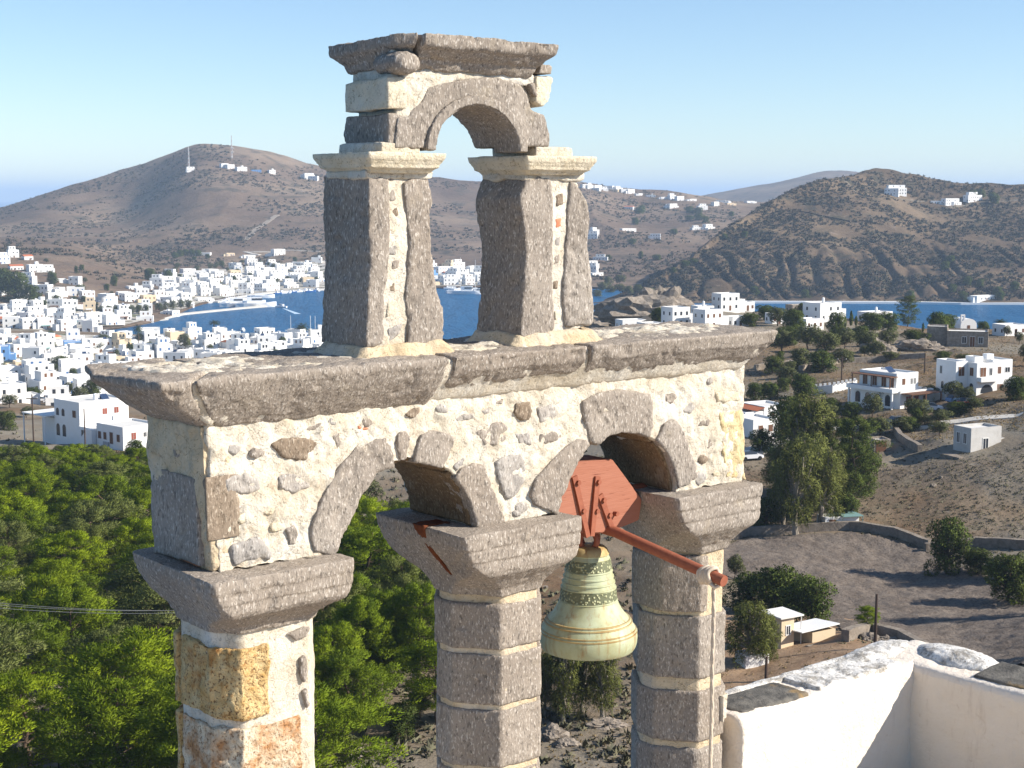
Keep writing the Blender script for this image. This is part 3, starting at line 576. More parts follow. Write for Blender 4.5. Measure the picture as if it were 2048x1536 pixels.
pb14=[(2.023,1.05),(2.07,1.06),(2.071,1.024),(2.031,1.002)]
for q in (V1, V2, V3, V4, V5, V6, V7):
    big = len(q) > 8
    cu = 1.0 if q in (V1, V2, V3, V4) else 2.41
    polystone('voussoir', q, 'stone', -0.017 if big else -0.012, 0.13, vox=0.0115, amp=0.009, fr=8, amp2=0.004, chip=.012)
rs = random.Random(12); occ = [(sum(a for a, _ in q)/len(q), sum(b for _, b in q)/len(q), max(abs(a-sum(x for x, _ in q)/len(q)) for a, _ in q)) for q in (V1, V2, V3, V4, V5, V6, V7, s1, s2, s3, s4, s5, s6, s7, s8, s9, s10, s11, s12, s13, s14, t1, t2, t3, t4, t5, t6, t9)]
for _ in range(900):
    cu, cz, rr = rs.uniform(.05, 3.35), rs.uniform(.05, .62), rs.uniform(.028, .062)
    if any(((cu-c_)**2+((cz-d_)*1.0)**2)**.5 < rr+1.0*h_+.012 for c_, d_, h_ in occ) or ((cu-1.0)**2+cz**2)**.5 < .60 or ((cu-2.41)**2+cz**2)**.5 < .62 or len(occ) > 62: continue
    occ.append((cu, cz, rr)); ph = rs.uniform(0, 6); q = [(cu+rr*rs.uniform(.8, 1.2)*math.cos(ph+k*math.pi/3.5), cz+rr*rs.uniform(.5, .8)*math.sin(ph+k*math.pi/3.5)) for k in range(7)]
    polystone('stone', q, rs.choice(('stone_pale', 'stone_pale', 'limestone', 'stone', 'stone_brown')), -0.004, 0.05, vox=0.009, amp=0.012, fr=16, amp2=0.004)
for q, m_ in ((s1, 'stone_pale'), (s2, 'stone'), (s3, 'stone_pale'), (s4, 'stone'), (s5, 'stone_brown'), (s6, 'stone_pale'), (s7, 'stone'), (s8, 'stone'), (s9, 'stone'), (s10, 'stone_pale'), (s11, 'stone_pale'),
              (s12, 'stone_pale'), (s13, 'ochre_pale'), (s14, 'limestone'), (s15, 'stone_pale'), (s16, 'stone'), (t1, 'stone_brown'), (t2, 'stone_pale'), (t3, 'stone_pale'), (t4, 'stone_pale'), (t5, 'stone'), (t6, 'stone'), (t7, 'brick'), (t8, 'stone_pale'), (t9, 'stone')):
    polystone('stone', q, m_, -0.008, 0.06, vox=0.009, amp=0.013, fr=14, amp2=0.005, chip=.012)
stone('end_shade_plaster', MB().loft([[(-.03, .012, .002), (.06, .012, .002), (.06, TH-.01, .002), (-.03, TH-.01, .002)], [(-.075, .012, .655), (.06, .012, .655), (.06, TH-.01, .655), (-.075, TH-.01, .655)]]), 'mortar_shade_tan', vox=0.012, amp=0.014, fr=8, amp2=0.009, fr2=24)  # slab added over the left end, shade's tan in its colour
for q, m_ in ((E1, 'stone'), (E2, 'stone_brown'), (E3, 'stone')):
    q = [(max(a, -0.006), b) for a, b in q]
    stone('stone', MB().prism(q, -0.062, 0.10, 0), m_, vox=0.010, amp=0.009, fr=9)
stone('brick', MB().box(-0.036, 0.05, 0.12, 0.46, 0.002, 0.028), 'brick', vox=0.008, amp=0.005)
# cornice of the lower tier: corner piece, three long blocks, mortar between
CB0 = [(-0.03, 0.005), (-0.06, 0.02), (-0.07, 0.40), (-0.05, 0.58)]
CT0 = [(-0.20, -0.150), (-0.345, -0.172), (-0.42, 0.34), (-0.30, 0.68)]
PRO = [(0.645, 0.0), (0.69, 0.26), (0.74, 0.52), (0.79, 0.76), (0.83, 0.90), (0.85, 0.975), (0.885, 1.0)]
PRO2 = [(0.662, 0.0), (0.70, 0.24), (0.745, 0.50), (0.795, 0.78), (0.801, 0.78), (0.806, 0.86), (0.885, 1.0)]
def lerp2(a, b, t): return (a[0]+(b[0]-a[0])*t, a[1]+(b[1]-a[1])*t)
def cornice(fn, pro, dz=0.0): return MB().loft([[(p[0], p[1], z+(dz if i < 2 else 0)) for p in fn(f)] for i, (z, f) in enumerate(pro)])
stone('cornice_block', cornice(lambda f: [lerp2(CB0[i], CT0[i], f) for i in range(4)] + [(0.10, 0.58+.1*f), (0.10, 0.2)], PRO), 'stone', vox=0.0115, amp=0.014, fr=6, amp2=0.004, chip=.014)
gap = 0.02
def blk(ua, ub): return lambda f: [(ua(f), 0.0-0.145*f), (ub(f), 0.0-0.145*f), (ub(f), 0.58+0.10*f), (ua(f), 0.58+0.10*f)]
stone('cornice_block', cornice(lambda f: [(-0.015-0.155*f, 0.0-0.145*f), (1.13+.035*f, -0.145*f), (1.13, 0.58+.1*f), (0.13, 0.58+.1*f), (0.13, 0.2)], PRO), 'stone', vox=0.0115, amp=0.012, fr=5, amp2=0.004, chip=.014)
stone('cornice_block', cornice(blk(lambda f: 1.175+.03*f, lambda f: 2.07-.02*f), PRO2, .025), 'stone', vox=0.0115, amp=0.014, fr=6, amp2=0.004, chip=.016)
stone('cornice_block', cornice(blk(lambda f: 2.10-.015*f, lambda f: 3.40+0.125*f), PRO2, .01), 'stone', vox=0.0115, amp=0.012, fr=6, amp2=0.004, chip=.014)
stone('mortar_core', cornice(lambda f: [(-0.02-.17*f, -0.115*f), (3.38+.08*f, -0.115*f), (3.38+.08*f, 0.56), (-0.03-.25*f, .5), (-0.03-.25*f, -0.05)], [(0.66, 0.06), (0.72, .38), (0.78, .80), (0.868, 0.98)]), 'mortar', vox=0.02, amp=0.010)
stone('mortar_bed', MB().loft([[(-0.26, -0.02, 0.86), (3.42, -0.02, 0.86), (3.42, 0.56, 0.86), (-0.26, 0.56, 0.86)], [(-0.20, 0.05, 0.884), (3.36, 0.05, 0.884), (3.36, 0.5, 0.884), (-0.20, .5, 0.884)]]), 'mortar', vox=0.013, amp=0.030, fr=7, amp2=0.012, fr2=26)
# upper tier: two pillars of upright slabs with rubble-filled seams
D2 = 0.08
for Mp, A_, B_ in ((M1, A1, B1), (M2, A2, B2)):
    uc = sum(p[0] for p in Mp)/len(Mp); Mp = [(uc+(a-uc)*.86, b) for a, b in Mp]
    polystone('mortar_core', Mp, 'mortar', D2+0.012, D2+0.33, vox=0.012, amp=0.010)
    gu = lambda pl, s_: [(a+s_*(.014 if (a-sum(x for x, _ in pl)/len(pl))*s_ > 0 else 0), b) for a, b in pl]; A_, B_ = gu(A_, 1), gu(B_, -1)
    polystone('stone', A_, 'stone', D2-0.004, D2+(0.395 if Mp[0][0] < 1.5 else .37), vox=0.012, amp=0.013, fr=6, amp2=0.004, chip=.012)
    polystone('stone', B_, 'stone', D2-0.004, D2+0.36, vox=0.012, amp=0.013, fr=6, amp2=0.004, chip=.012)
for i, q in enumerate((pb0, pb1, pb2, pb3, pb4, pb5, pb6, pb7, pb8, pb9, pb10, pb11, pb12, pb13, pb14)):
    polystone('pebble', q, 'brick' if i == 10 else ('stone', 'stone_pale', 'limestone', 'stone_brown')[i*7 % 4], D2+0.008, D2+0.05, vox=0.007, amp=0.006, fr=20)
for (u0, u1, z) in ((0.83, 1.285, 0.93), (1.775, 2.285, 0.93)):      # mortar skirts at their feet
    stone('mortar_skirt', MB().loft([octring(u0-.075, u1+.085, D2-.07, D2+.43, .03, 0.87), octring(u0-.045, u1+.05, D2-.04, D2+.41, .03, 0.895), octring(u0-.006, u1+.006, D2-.010, D2+.37, .02, 0.945)]), 'mortar_shade_tan', vox=0.011, amp=0.020, fr=9)
for (u0, u1) in ((0.86, 1.23), (1.82, 2.20)):                        # mortar under the imposts
    stone('mortar_bed', MB().box(u0-.01, u1+.01, D2-0.002, D2+.355, 1.722, 1.765), 'mortar', vox=0.010, amp=0.016, fr=10)
# moulded limestone imposts
for (u0, u1) in ((0.805, 1.262), (1.755, 2.238)):
    rings = [octring(u0+e, u1-e, D2-0.085+e, D2+0.41-e, .008, z) for z, e in ((1.752, .055), (1.768, .045), (1.776, .026), (1.798, .02), (1.800, .014), (1.814, .010), (1.816, .004), (1.846, 0.0))]
    stone('impost', MB().loft(rings), 'limestone', vox=0.0075, amp=0.005, fr=8, amp2=0.0015)
    stone('mortar_bed', MB().box(u0+.13, u1-.10, D2+.0, D2+.36, 1.838, 1.895), 'mortar', vox=0.01, amp=0.008)
# arch stone, blocks and knob of the upper tier
polystone('arch_stone', ARCH, 'stone', D2-0.005, D2+0.37, vox=0.009, amp=0.009, fr=8, amp2=0.004)
band = [(1.505+r_*math.cos(a_), 1.862+r_*0.86*math.sin(a_)) for r_, rng in ((0.262, range(0, 25)), (0.315, range(24, -1, -1))) for a_ in [math.pi*i/24 for i in rng]]
polystone('arch_moulding', band, 'stone', D2-0.02, D2+0.20, vox=0.0075, amp=0.004, fr=10)
stone('stone', MB().prism([(D2+.01, 1.875), (D2+0.37, 1.875), (D2+0.40, 1.95), (D2+.37, 2.03), (D2+.01, 2.03)], 0.985, 1.15, 0), 'stone', vox=0.011, amp=0.012)
polystone('mortar_core', [(1.02, 2.10), (1.92, 2.12), (1.93, 2.25), (1.0, 2.24)], 'mortar', D2+0.03, D2+0.34, vox=0.012, amp=0.012)
polystone('mortar_core', [(1.02, 2.01), (1.10, 2.0), (1.24, 2.15), (1.40, 2.20), (1.92, 2.20), (1.94, 2.255), (1.06, 2.245)], 'mortar', D2+0.002, D2+0.34, vox=0.011, amp=0.016, fr=10)
stone('limestone_block', MB().prism([(D2-.015, 2.05), (D2+0.35, 2.05), (D2+0.35, 2.185), (D2-.015, 2.20)], 0.965, 1.075, 0), 'limestone', vox=0.010, amp=0.008)
polystone('limestone_block', RB, 'limestone', D2-0.01, D2+0.36, vox=0.01, amp=0.008)
polystone('stone', RK, 'stone', D2-0.02, D2+0.3, vox=0.009, amp=0.008)
polystone('stone', [(1.83, 2.20), (1.86, 2.21), (1.885, 2.15), (1.87, 2.14)], 'stone', D2-.02, D2+.1, vox=0.008, amp=.006)
mbk = MB().loft([[(1.045+.085*sx*math.cos(a_), yy, 2.262+.058*sx*math.sin(a_)) for a_ in [2*math.pi*i/12 for i in range(12)]] for yy, sx in ((D2-.085, .55), (D2-.06, .9), (D2+.0, 1.0), (D2+.1, 1.0))])
stone('knob_stone', mbk, 'stone', vox=0.009, amp=0.006)
# top cornice
PT = [(2.235, 0.0), (2.265, 0.18), (2.285, 0.26), (2.29, 0.40), (2.325, 0.72), (2.332, 0.86), (2.345, .96), (2.395, 1.0)]
stone('cornice_block', MB().loft([[(1.13-.035*f, D2-.01-.125*f, z), (1.835+.09*f, D2-.01-.125*f, z), (1.835+.09*f, D2+.36+.08*f, z), (1.13-.035*f, D2+.36+.08*f, z)] for z, f in PT]), 'stone', vox=0.0105, amp=0.012, fr=6, amp2=0.004, chip=.014)
stone('cornice_block', MB().loft([[(1.0-.02*f, D2+.09-.11*f, z), (1.11-.03*f, D2+.03-.14*f, z), (1.11-.03*f, D2+.36+.08*f, z-.015*f), (1.0-.07*f, D2+.36+.08*f, z-.025*f), (0.985-.055*f, D2+.18, z-.02*f)] for z, f in PT]), 'stone', vox=0.0095, amp=0.014, fr=6, amp2=0.004)
stone('mortar_bed', MB().box(1.0, 1.14, D2+.0, D2+.3, 2.19, 2.36), 'mortar', vox=0.011, amp=0.012)
stone('slate_chip', MB().box(1.30, 1.52, D2+.1, D2+.28, 2.392, 2.408), 'slab', vox=0.007, amp=0.003)
# ------------------------------------------------------------------ the bell with its yoke and lever
BC = (2.43, 0.26)
bell = empty('church_bell', gw(BC[0], BC[1], -0.87), GROT)
tag(bell, 'verdigris bronze bell on a red wooden yoke with iron lever, hanging in an arch', 'bell')
def inb(u, v, z): return (u-BC[0], v-BC[1], z+0.87)
pro = [(0.0, 0.55), (0.235, 0.012), (0.258, -0.002), (0.267, 0.012), (0.274, 0.035), (0.277, 0.07), (0.273, 0.10), (0.262, 0.120), (0.250, 0.140), (0.238, 0.160),
       (0.212, 0.188), (0.188, 0.220), (0.172, 0.252), (0.163, 0.272), (0.166, 0.276), (0.161, 0.281)]
pro2 = [(0.151, 0.343), (0.157, 0.347), (0.156, 0.352), (0.148, 0.357), (0.145, 0.372), (0.150, 0.376), (0.149, 0.382), (0.142, 0.386), (0.138, 0.405), (0.143, 0.409), (0.142, 0.415), (0.136, 0.419), (0.133, 0.440), (0.137, 0.444), (0.131, 0.450)]
inner = [(0.0, 0.50), (0.09, 0.49), (0.115, 0.42), (0.14, 0.26), (0.19, 0.14), (0.23, 0.05)]
body = MB().lathe(inner + pro[1:] + [(0.158, 0.283)] + [(0.154, 0.341)] + pro2 + [(0.127, 0.452), (0.119, 0.51), (0.121, 0.515), (0.118, 0.521), (0.112, 0.532), (0.114, 0.538), (0.108, 0.545), (0.10, 0.566), (0.085, 0.578), (0.05, 0.585), (0.0, 0.586)], 72)
bb = body.build('bell_body', M['bronze'], bell, 30)
MB().lathe([(0.150, 0.284), (0.1625, 0.284), (0.161, 0.290), (0.1565, 0.335), (0.1565, 0.341), (0.148, 0.341)], 72).build('ornament_band', M['bronze_band'], bb, 30)
MB().lathe([(0.118, 0.453), (0.1325, 0.453), (0.1305, 0.462), (0.124, 0.504), (0.1225, 0.510), (0.112, 0.510)], 72).build('ornament_band', M['bronze_band'], bb, 30)
MB().lathe([(0.10, 0.5395), (0.1145, 0.5395), (0.112, 0.547), (0.1035, 0.5665), (0.088, 0.5795), (0.05, 0.5865), (0.0, 0.5875)], 64).build('crown_plate', M['bronze_warm'], bb, 30)
MB().lathe([(0.25, 0.096), (0.276, 0.096), (0.2765, 0.103), (0.25, 0.104)], 72).lathe([(0.25, 0.112), (0.2695, 0.112), (0.269, 0.118), (0.25, 0.119)], 72).build('moulding_wire', M['bronze_warm'], bb, 30)
MB().lathe([(0.22, 0.150), (0.2485, 0.150), (0.247, 0.157), (0.22, 0.158)], 72).lathe([(0.21, 0.166), (0.2375, 0.166), (0.236, 0.172), (0.21, 0.173)], 72).build('moulding_wire', M['bronze_warm'], bb, 30)
for sx, sy in ((-.045, 0), (.045, 0), (0, -.045), (0, .045)):                       # crown loops
    pts = [(sx*(1.0+0.5*math.sin(a_)), sy*(1.0+.5*math.sin(a_)), 0.575+0.085*a_/math.pi) for a_ in [math.pi*i/8 for i in range(9)]]
    MB().tube(pts, 0.017, 10).build('crown_loop', M['rust'], bell, 40)
MB().tube([(0, 0, 0.5), (0.004, 0, 0.02)], 0.013, 8).lathe([(0, -0.075), (.025, -.07), (.036, -.045), (.036, -.03), (.02, 0.0), (.012, .05), (0, .06)], 16, (0.004, 0, 0)).build('clapper', M['rust'], bell, 40)
yk = [(2.05, -0.06), (2.12, 0.07), (2.225, 0.22), (2.505, 0.205), (2.61, 0.09), (2.735, -0.05), (2.715, -0.165), (2.60, -0.185), (2.43, -0.20), (2.20, -0.17), (2.06, -0.14)]
ym = MB().prism([(a-BC[0], b+.87) for a, b in yk], 0.15-BC[1], 0.36-BC[1]).mesh('headstock')
bm = bmesh.new(); bm.from_mesh(ym); bmesh.ops.bevel(bm, geom=bm.edges[:], offset=0.006, segments=2, affect='EDGES'); bm.to_mesh(ym); bm.free()
yoke = link('headstock', ym, M['redwood'], bell)
MB().tube([inb(1.95, .25, 0.0), inb(2.88, .25, -.01)], 0.028, 12).build('axle', M['rust'], bell, 40)
def strap(a, b, w=0.018, t_=0.012, bend=None):
    a = Vector(inb(a[0], 0.149, a[1])); b = Vector(inb(b[0], 0.149, b[1])); d = (b-a).normalized(); n_ = Vector((-d.z, 0, d.x))*w; y_ = Vector((0, -t_, 0))
    MB().loft([[a-n_, a+n_, a+n_+y_, a-n_+y_], [b-n_*.8, b+n_*.8, b+n_*.8+y_*1.6, b-n_*.8+y_*1.6]]).build('strap', M['rust'], yoke)
    return d
def bolt(u, z):
    p = inb(u, 0.13, z); MB().prism([(p[0]+.014*math.cos(k*math.pi/3), p[2]+.014*math.sin(k*math.pi/3)) for k in range(6)], p[1]+.02, p[1]-.008).build('bolt', M['rust'], yoke)
for a, b in (((2.215, 0.145), (2.31, -0.20)), ((2.385, 0.125), (2.34, -0.20)), ((2.405, 0.02), (2.50, -0.20))): strap(a, b)
for q in ((2.235, 0.11), (2.385, 0.095), (2.275, -0.05), (2.375, -0.065), (2.425, -0.01), (2.47, -0.10), (2.52, -.10)): bolt(*q)
MB().tube([inb(2.475, .20, -0.185), inb(2.49, 0.10, -0.195), inb(2.535, -0.66, -0.325)], 0.030, 16).build('lever', M['rust'], bell, 40)
# rope knotted round the lever and hanging down
rope = empty('bell_rope', gw(2.53, -0.56, -2.9), GROT)
tag(rope, 'pale rope knotted round the bell lever and hanging straight down', 'rope')
pts = [(0.004*math.sin(i*0.9), -0.033+0.003*math.cos(i*.7), 2.58-i*0.086) for i in range(31)]
m_ = MB()
for s_ in range(3):
    m_.tube([(p[0]+.0055*math.cos(i*2.2+s_*2.09), p[1]+.0055*math.sin(i*2.2+s_*2.09), p[2]) for i, p in enumerate(np.repeat(np.array(pts), 1, 0))], 0.0075, 6)
m_.build('rope_length', M['rope'], rope, 60)
m_ = MB()
for i in range(5):
    c0 = (0, -0.03+.017*i, 2.592+.004*(i % 2)-.003*i)
    m_.tube([(c0[0]+.041*math.cos(a_), c0[1]+.006*math.sin(3*a_), c0[2]+.041*math.sin(a_)) for a_ in [2*math.pi*j/20 for j in range(21)]], 0.011, 8)
m_.tube([(0.02, -.035, 2.555), (.035, -.05, 2.57), (.02, -.06, 2.545), (-.015, -.052, 2.535), (-.03, -.035, 2.555), (0, -.03, 2.565)], .011, 8)
m_.build('knot', M['rope'], rope, 60)
# ------------------------------------------------------------------ the whitewashed parapet at the right and the terrace under everything
par = empty('parapet_wall', gw(3.45, 0, -2.95), GROT)
tag(par, 'whitewashed parapet wall with worn slab top meeting the right pillar', 'wall')
def inp(x, y, z): return (x-3.45, y, z+2.95)
def prock(name, mb, mat, **k):
    rk[0] += 1; mb.v = [inp(*p) for p in mb.v]; return rock(name, mb, M[mat], par, seed=rk[0], **k)
prock('wall_face', MB().loft([[(3.44, 0.0, -2.95), (5.14, 0.0, -2.95), (5.56, 0.0, -2.95), (5.56, 0.43, -2.95), (3.44, .43, -2.95)], [(3.44, 0.0, -1.49), (5.14, 0.0, -1.49), (5.56, 0.0, -1.49), (5.56, .43, -1.51), (3.44, .43, -1.51)], [(3.44, 0.035, -1.452), (5.16, 0.035, -1.452), (5.53, 0.035, -1.452), (5.53, .39, -1.475), (3.44, .39, -1.475)]]), 'whitewash', vox=0.024, amp=0.024, fr=2.2, amp2=0.006)
prock('wall_face', MB().loft([[(5.13, -3.4, -2.95), (5.57, -3.4, -2.95), (5.57, 0.3, -2.95), (5.13, 0.3, -2.95)], [(5.13, -3.4, -1.49), (5.57, -3.4, -1.47), (5.57, .3, -1.47), (5.13, .3, -1.49)], [(5.16, -3.4, -1.45), (5.54, -3.4, -1.43), (5.54, .3, -1.43), (5.16, .3, -1.45)]]), 'whitewash', vox=0.024, amp=0.026, fr=2.0, amp2=0.006)
# slabs set in the top, whitewash slopped round them
prock('top_slab', MB().loft([[(3.50, .05, -1.50), (4.12, .045, -1.50), (4.16, .37, -1.51), (3.50, .37, -1.51)], [(3.51, .055, -1.438), (4.11, .05, -1.438), (4.14, .365, -1.452), (3.51, .365, -1.452)]]), 'slab', vox=0.012, amp=0.010)
prock('top_slab', MB().loft([[(4.22, .05, -1.50), (5.10, .05, -1.50), (5.08, .37, -1.51), (4.22, .37, -1.51)], [(4.23, .06, -1.435), (5.08, .06, -1.435), (5.06, .36, -1.447), (4.23, .36, -1.447)]]), 'wornwhite', vox=0.012, amp=0.014, chip=.012)
prock('whitewash_ridge', MB().loft([[(3.44, .34, -1.50), (5.3, .34, -1.50), (5.3, .435, -1.50), (3.44, .435, -1.50)], [(3.44, .355, -1.452), (5.3, .355, -1.447), (5.3, .42, -1.447), (3.44, .42, -1.452)]]), 'wornwhite', vox=0.013, amp=0.016, fr=5)
for (u_, v_, w_, d_, h_, z_) in ((5.17, .32, .42, .17, .075, -1.49), (5.44, -.12, .17, .34, .085, -1.465)):
    prock('merlon', MB().loft([[(u_+w_*s_*math.cos(a_), v_+d_*s_*math.sin(a_), z_+h_*zz) for a_ in [2*math.pi*i/20 for i in range(20)]] for s_, zz in ((1.0, 0), (.92, .38), (.74, .72), (.48, .93), (.15, 1.0))]), 'wornwhite', vox=0.014, amp=0.018, fr=4, amp2=.006, fr2=30)
prock('top_slab', MB().loft([[(5.19, -2.6, -1.49), (5.53, -2.6, -1.47), (5.53, -.40, -1.47), (5.19, -.40, -1.49)], [(5.20, -2.6, -1.430), (5.52, -2.6, -1.408), (5.52, -.41, -1.408), (5.20, -.41, -1.430)]]), 'slab', vox=0.014, amp=0.010)
terrace = empty('terrace', gw(0, 0, -40), GROT); terrace['kind'] = 'structure'
MB().box(-6.5, 5.57, -10.5, 0.43, 0, 37.04).box(-6.45, 5.1, -10.4, -0.4, 37.0, 37.85).build('terrace_block', M['whitewash'], terrace)
MB().box(-6.4, 5.05, -10.3, -0.45, 37.86, 37.88).build('terrace_bounce_floor', M['terrace'], terrace)  # unseen floor, raised near the gable to bounce warm light onto shaded faces
# ------------------------------------------------------------------ plant prototypes: each returns (crown mesh, trunk mesh)
def leaves(C, D, L, W, rng):                    # triangles: base centre C, direction D, length L, half width W
    n = len(C); D = D/np.linalg.norm(D, axis=1)[:, None]; a = rng.normal(size=(n, 3)); S_ = np.cross(D, a); S_ /= np.linalg.norm(S_, axis=1)[:, None]+1e-9
    V = np.stack([C-S_*W[:, None], C+S_*W[:, None], C+D*L[:, None]], 1).reshape(-1, 3); return V, np.arange(3*n).reshape(-1, 3)
def puff(V, c, up=.35):                         # soft normals: leaves of a clump face outwards from its heart
    n_ = V-np.asarray(c); n_ = n_/(np.linalg.norm(n_, axis=1)[:, None]+1e-6); n_[:, 2] += up; return n_
def leafy(name, V, N, mat):
    me = np_mesh(name, V, np.arange(len(V)).reshape(-1, 3), True); me.materials.append(M[mat])
    N = N/(np.linalg.norm(N, axis=1)[:, None]+1e-6); me.normals_split_custom_set_from_vertices(N.astype(np.float32).tolist()); return me
def crown_mesh(name, parts, mat):
    return leafy(name, np.concatenate([p[0] for p in parts]), np.concatenate([p[1] for p in parts]), mat)
def limb(m_, a, b, r0, r1, rng, n=5, k=6):
    a = np.array(a, float); b = np.array(b, float); p = [a+(b-a)*t+rng.normal(size=3)*np.linalg.norm(b-a)*.03*(0 < t < 1) for t in np.linspace(0, 1, n)]
    m_.tube([tuple(q) for q in p], [r0+(r1-r0)*t for t in np.linspace(0, 1, n)], k)
def pine_proto(seed, h=9.0, w=4.2, lean=0.0, per=170, lf=(0.13, 0.27), mat='pine', base=0.22):
    rng = np.random.default_rng(seed); tr = MB(); parts = []
    top = np.array([lean*h, rng.normal()*.3, h*.95]); limb(tr, (0, 0, -.5), top, .20, .05, rng, 7, 8)
    nb = 58
    for i in range(nb):
        t = base + (1-base)*(i+.5)/nb + rng.normal()*.02; t = min(max(t, .1), 1.0); az = i*2.4+rng.normal()*.5
        rad = w*(0.32+0.68*math.sin(math.pi*min(1, .25+.62*(1-t)/(1-base)))) * (1.0 - 0.55*max(0, (t-.7)/.3)) * rng.uniform(.55, 1.12)
        s = top*t; e = s+np.array([math.cos(az)*rad, math.sin(az)*rad, rng.uniform(.05, .34)*rad])
        limb(tr, s, s+(e-s)*.8, .055*(1.2-t), .02, rng, 3, 4)
        for f in (0.55, 0.78, 1.0):
            c = s+(e-s)*f+rng.normal(size=3)*.18; sz = rng.uniform(.48, 1.0)*(0.75+.25*f)
            m = int(per*sz*1.5); o = rng.normal(size=(m, 3)); o /= np.linalg.norm(o, axis=1)[:, None]; o *= (rng.uniform(.25, 1, m)**.5)[:, None]*sz; o[:, 2] *= .55
            d = o*np.array([1, 1, .7]) + np.array([math.cos(az)*.25, math.sin(az)*.25, .55])*sz + rng.normal(size=(m, 3))*.15
            V_ = leaves(c+o, d, rng.uniform(*lf, m), rng.uniform(.028, .052, m), rng)[0]; parts.append((V_, puff(V_, c-np.array([0, 0, .25*sz]))*.65+puff(V_, top*.55)*.35+rng.normal(size=V_.shape)*.12))
    return crown_mesh('crown', parts, mat), tr.mesh('trunk')
def round_proto(seed, h=5.0, w=3.0, mat='dark_leaf', lobes=16, n=520, lf=(0.13, 0.27), droop=0.0, base=0.25, wd=(.05, .10)):
    rng = np.random.default_rng(seed); tr = MB(); parts = []
    limb(tr, (0, 0, -.4), (rng.normal()*.2, rng.normal()*.2, h*.5), .05*h*.8, .02*h, rng, 5, 8)
    for i in range(lobes):
        az = i*2.4+rng.normal()*.4; t = (i+.5)/lobes; zz = base*h+(h*(1-base))*(t**.8)*.86; rad = w*rng.uniform(.25, .78)*math.sqrt(max(.08, 1-(t*1.05-.35)**2*1.6))
        c = np.array([math.cos(az)*rad, math.sin(az)*rad, zz]); sz = rng.uniform(.26, .44)*w*(1 if lobes < 30 else .8)
        limb(tr, (0, 0, h*.3), c*np.array([.9, .9, .95]), .018*h, .01*h, rng, 3, 4)
        m = int(n*(sz/w/.42)**2); o = rng.normal(size=(m, 3)); o /= np.linalg.norm(o, axis=1)[:, None]
        o *= (rng.uniform(.35, 1, m)**.45*(1+.28*fbm(o*2.2+seed+i, 2, seed)))[:, None]*sz; o[:, 2] *= .72
        d = o/sz+rng.normal(size=(m, 3))*.7+np.array([0, 0, .3-droop*2.2])
        L = rng.uniform(*lf, m)
        if droop:                               # hanging sprays
            o[:, 2] -= np.abs(rng.normal(size=m))*droop*sz*.9; L = L*(1+droop)
        V_ = leaves(c+o, d, L, rng.uniform(*wd, m), rng)[0]; parts.append((V_, puff(V_, c)*.7+puff(V_, (0, 0, h*.5))*.3+rng.normal(size=V_.shape)*.15))
    return crown_mesh('crown', parts, mat), tr.mesh('trunk')
def cypress_proto(seed, h=6.0, w=.8):
    rng = np.random.default_rng(seed); tr = MB(); limb(tr, (0, 0, -.3), (0, 0, h*.8), .12, .03, rng, 3, 6); m = 1800
    t = rng.uniform(.04, 1, m); az = rng.uniform(0, 6.28, m); r_ = w*np.sqrt(rng.uniform(.3, 1, m))*np.sin(np.pi*np.clip(t*.86+.12, 0, 1))**.8*(1+.2*np.sin(az*3+t*9))
    c = np.stack([np.cos(az)*r_, np.sin(az)*r_, t*h], 1); d = np.stack([np.cos(az)*.4, np.sin(az)*.4, np.ones(m)], 1)
    V_ = leaves(c, d, rng.uniform(.25, .5, m), rng.uniform(.05, .09, m), rng)[0]; N_ = V_*np.array([1, 1, 0])+np.array([0, 0, .1])
    return crown_mesh('crown', [(V_, N_)], 'dark_leaf'), tr.mesh('trunk')
def palm_proto(seed, h=6.0, L=2.6):
    rng = np.random.default_rng(seed); tr = MB(); limb(tr, (0, 0, -.3), (.15, 0, h), .24, .17, rng, 6, 8); parts = []
    for i in range(34):
        az = i*2.4; el = 1.25-1.75*(i/34); p = np.array([.15, 0, h]); d = np.array([math.cos(az)*math.cos(el), math.sin(az)*math.cos(el), math.sin(el)]); pts = []
        for s in range(12):
            pts.append(p.copy()); p = p+d*L/12; d = d+np.array([0, 0, -.13]); d /= np.linalg.norm(d)
        pts = np.array(pts); side = np.cross(pts[-1]-pts[0], [0, 0, 1]); side /= np.linalg.norm(side)+1e-9
        for sg in (-1, 1):
            c = np.repeat(pts, 2, 0)+rng.normal(size=(24, 3))*.03; dd = side*sg+np.array([0, 0, -.35])+(pts[-1]-pts[0])/L*.6+rng.normal(size=(24, 3))*.1
            V_ = leaves(c, dd, rng.uniform(.4, .65, 24), rng.uniform(.03, .06, 24), rng)[0]; parts.append((V_, puff(V_, (.15, 0, h-.8))))
    return crown_mesh('crown', parts, 'palm'), tr.mesh('trunk')
PROTO = {'pine': [pine_proto(s, 9+.35*(s % 4), 3.9+.25*(s % 3), .02*(s % 3-1), mat='pine_grey' if s == 5 else 'pine') for s in range(6)],
         'dark': [round_proto(20+s, 5, 2.9, 'dark_leaf', 24, 520, (.13, .27), 0, .05) for s in range(4)],
         'olive': [round_proto(30+s, 4.2, 2.7, 'olive', 14, 400, (.14, .30), 0, .32) for s in range(4)],
         'euca': [round_proto(40+s, 12, 3.8, 'euca', 36, 560, (.20, .42), .5, .16, (.035, .07)) for s in range(3)],
         'cedar': [pine_proto(60+s, 11, 4.0, 0, 120, (.15, .32), 'dark_leaf', .08) for s in range(2)],
         'shrub': [round_proto(70+s, 1.6, 1.3, 'dark_leaf', 7, 170, (.12, .26), 0, .05) for s in range(3)],
         'cypress': [cypress_proto(80)], 'palm': [palm_proto(90), palm_proto(91, 7.5, 2.4)]}
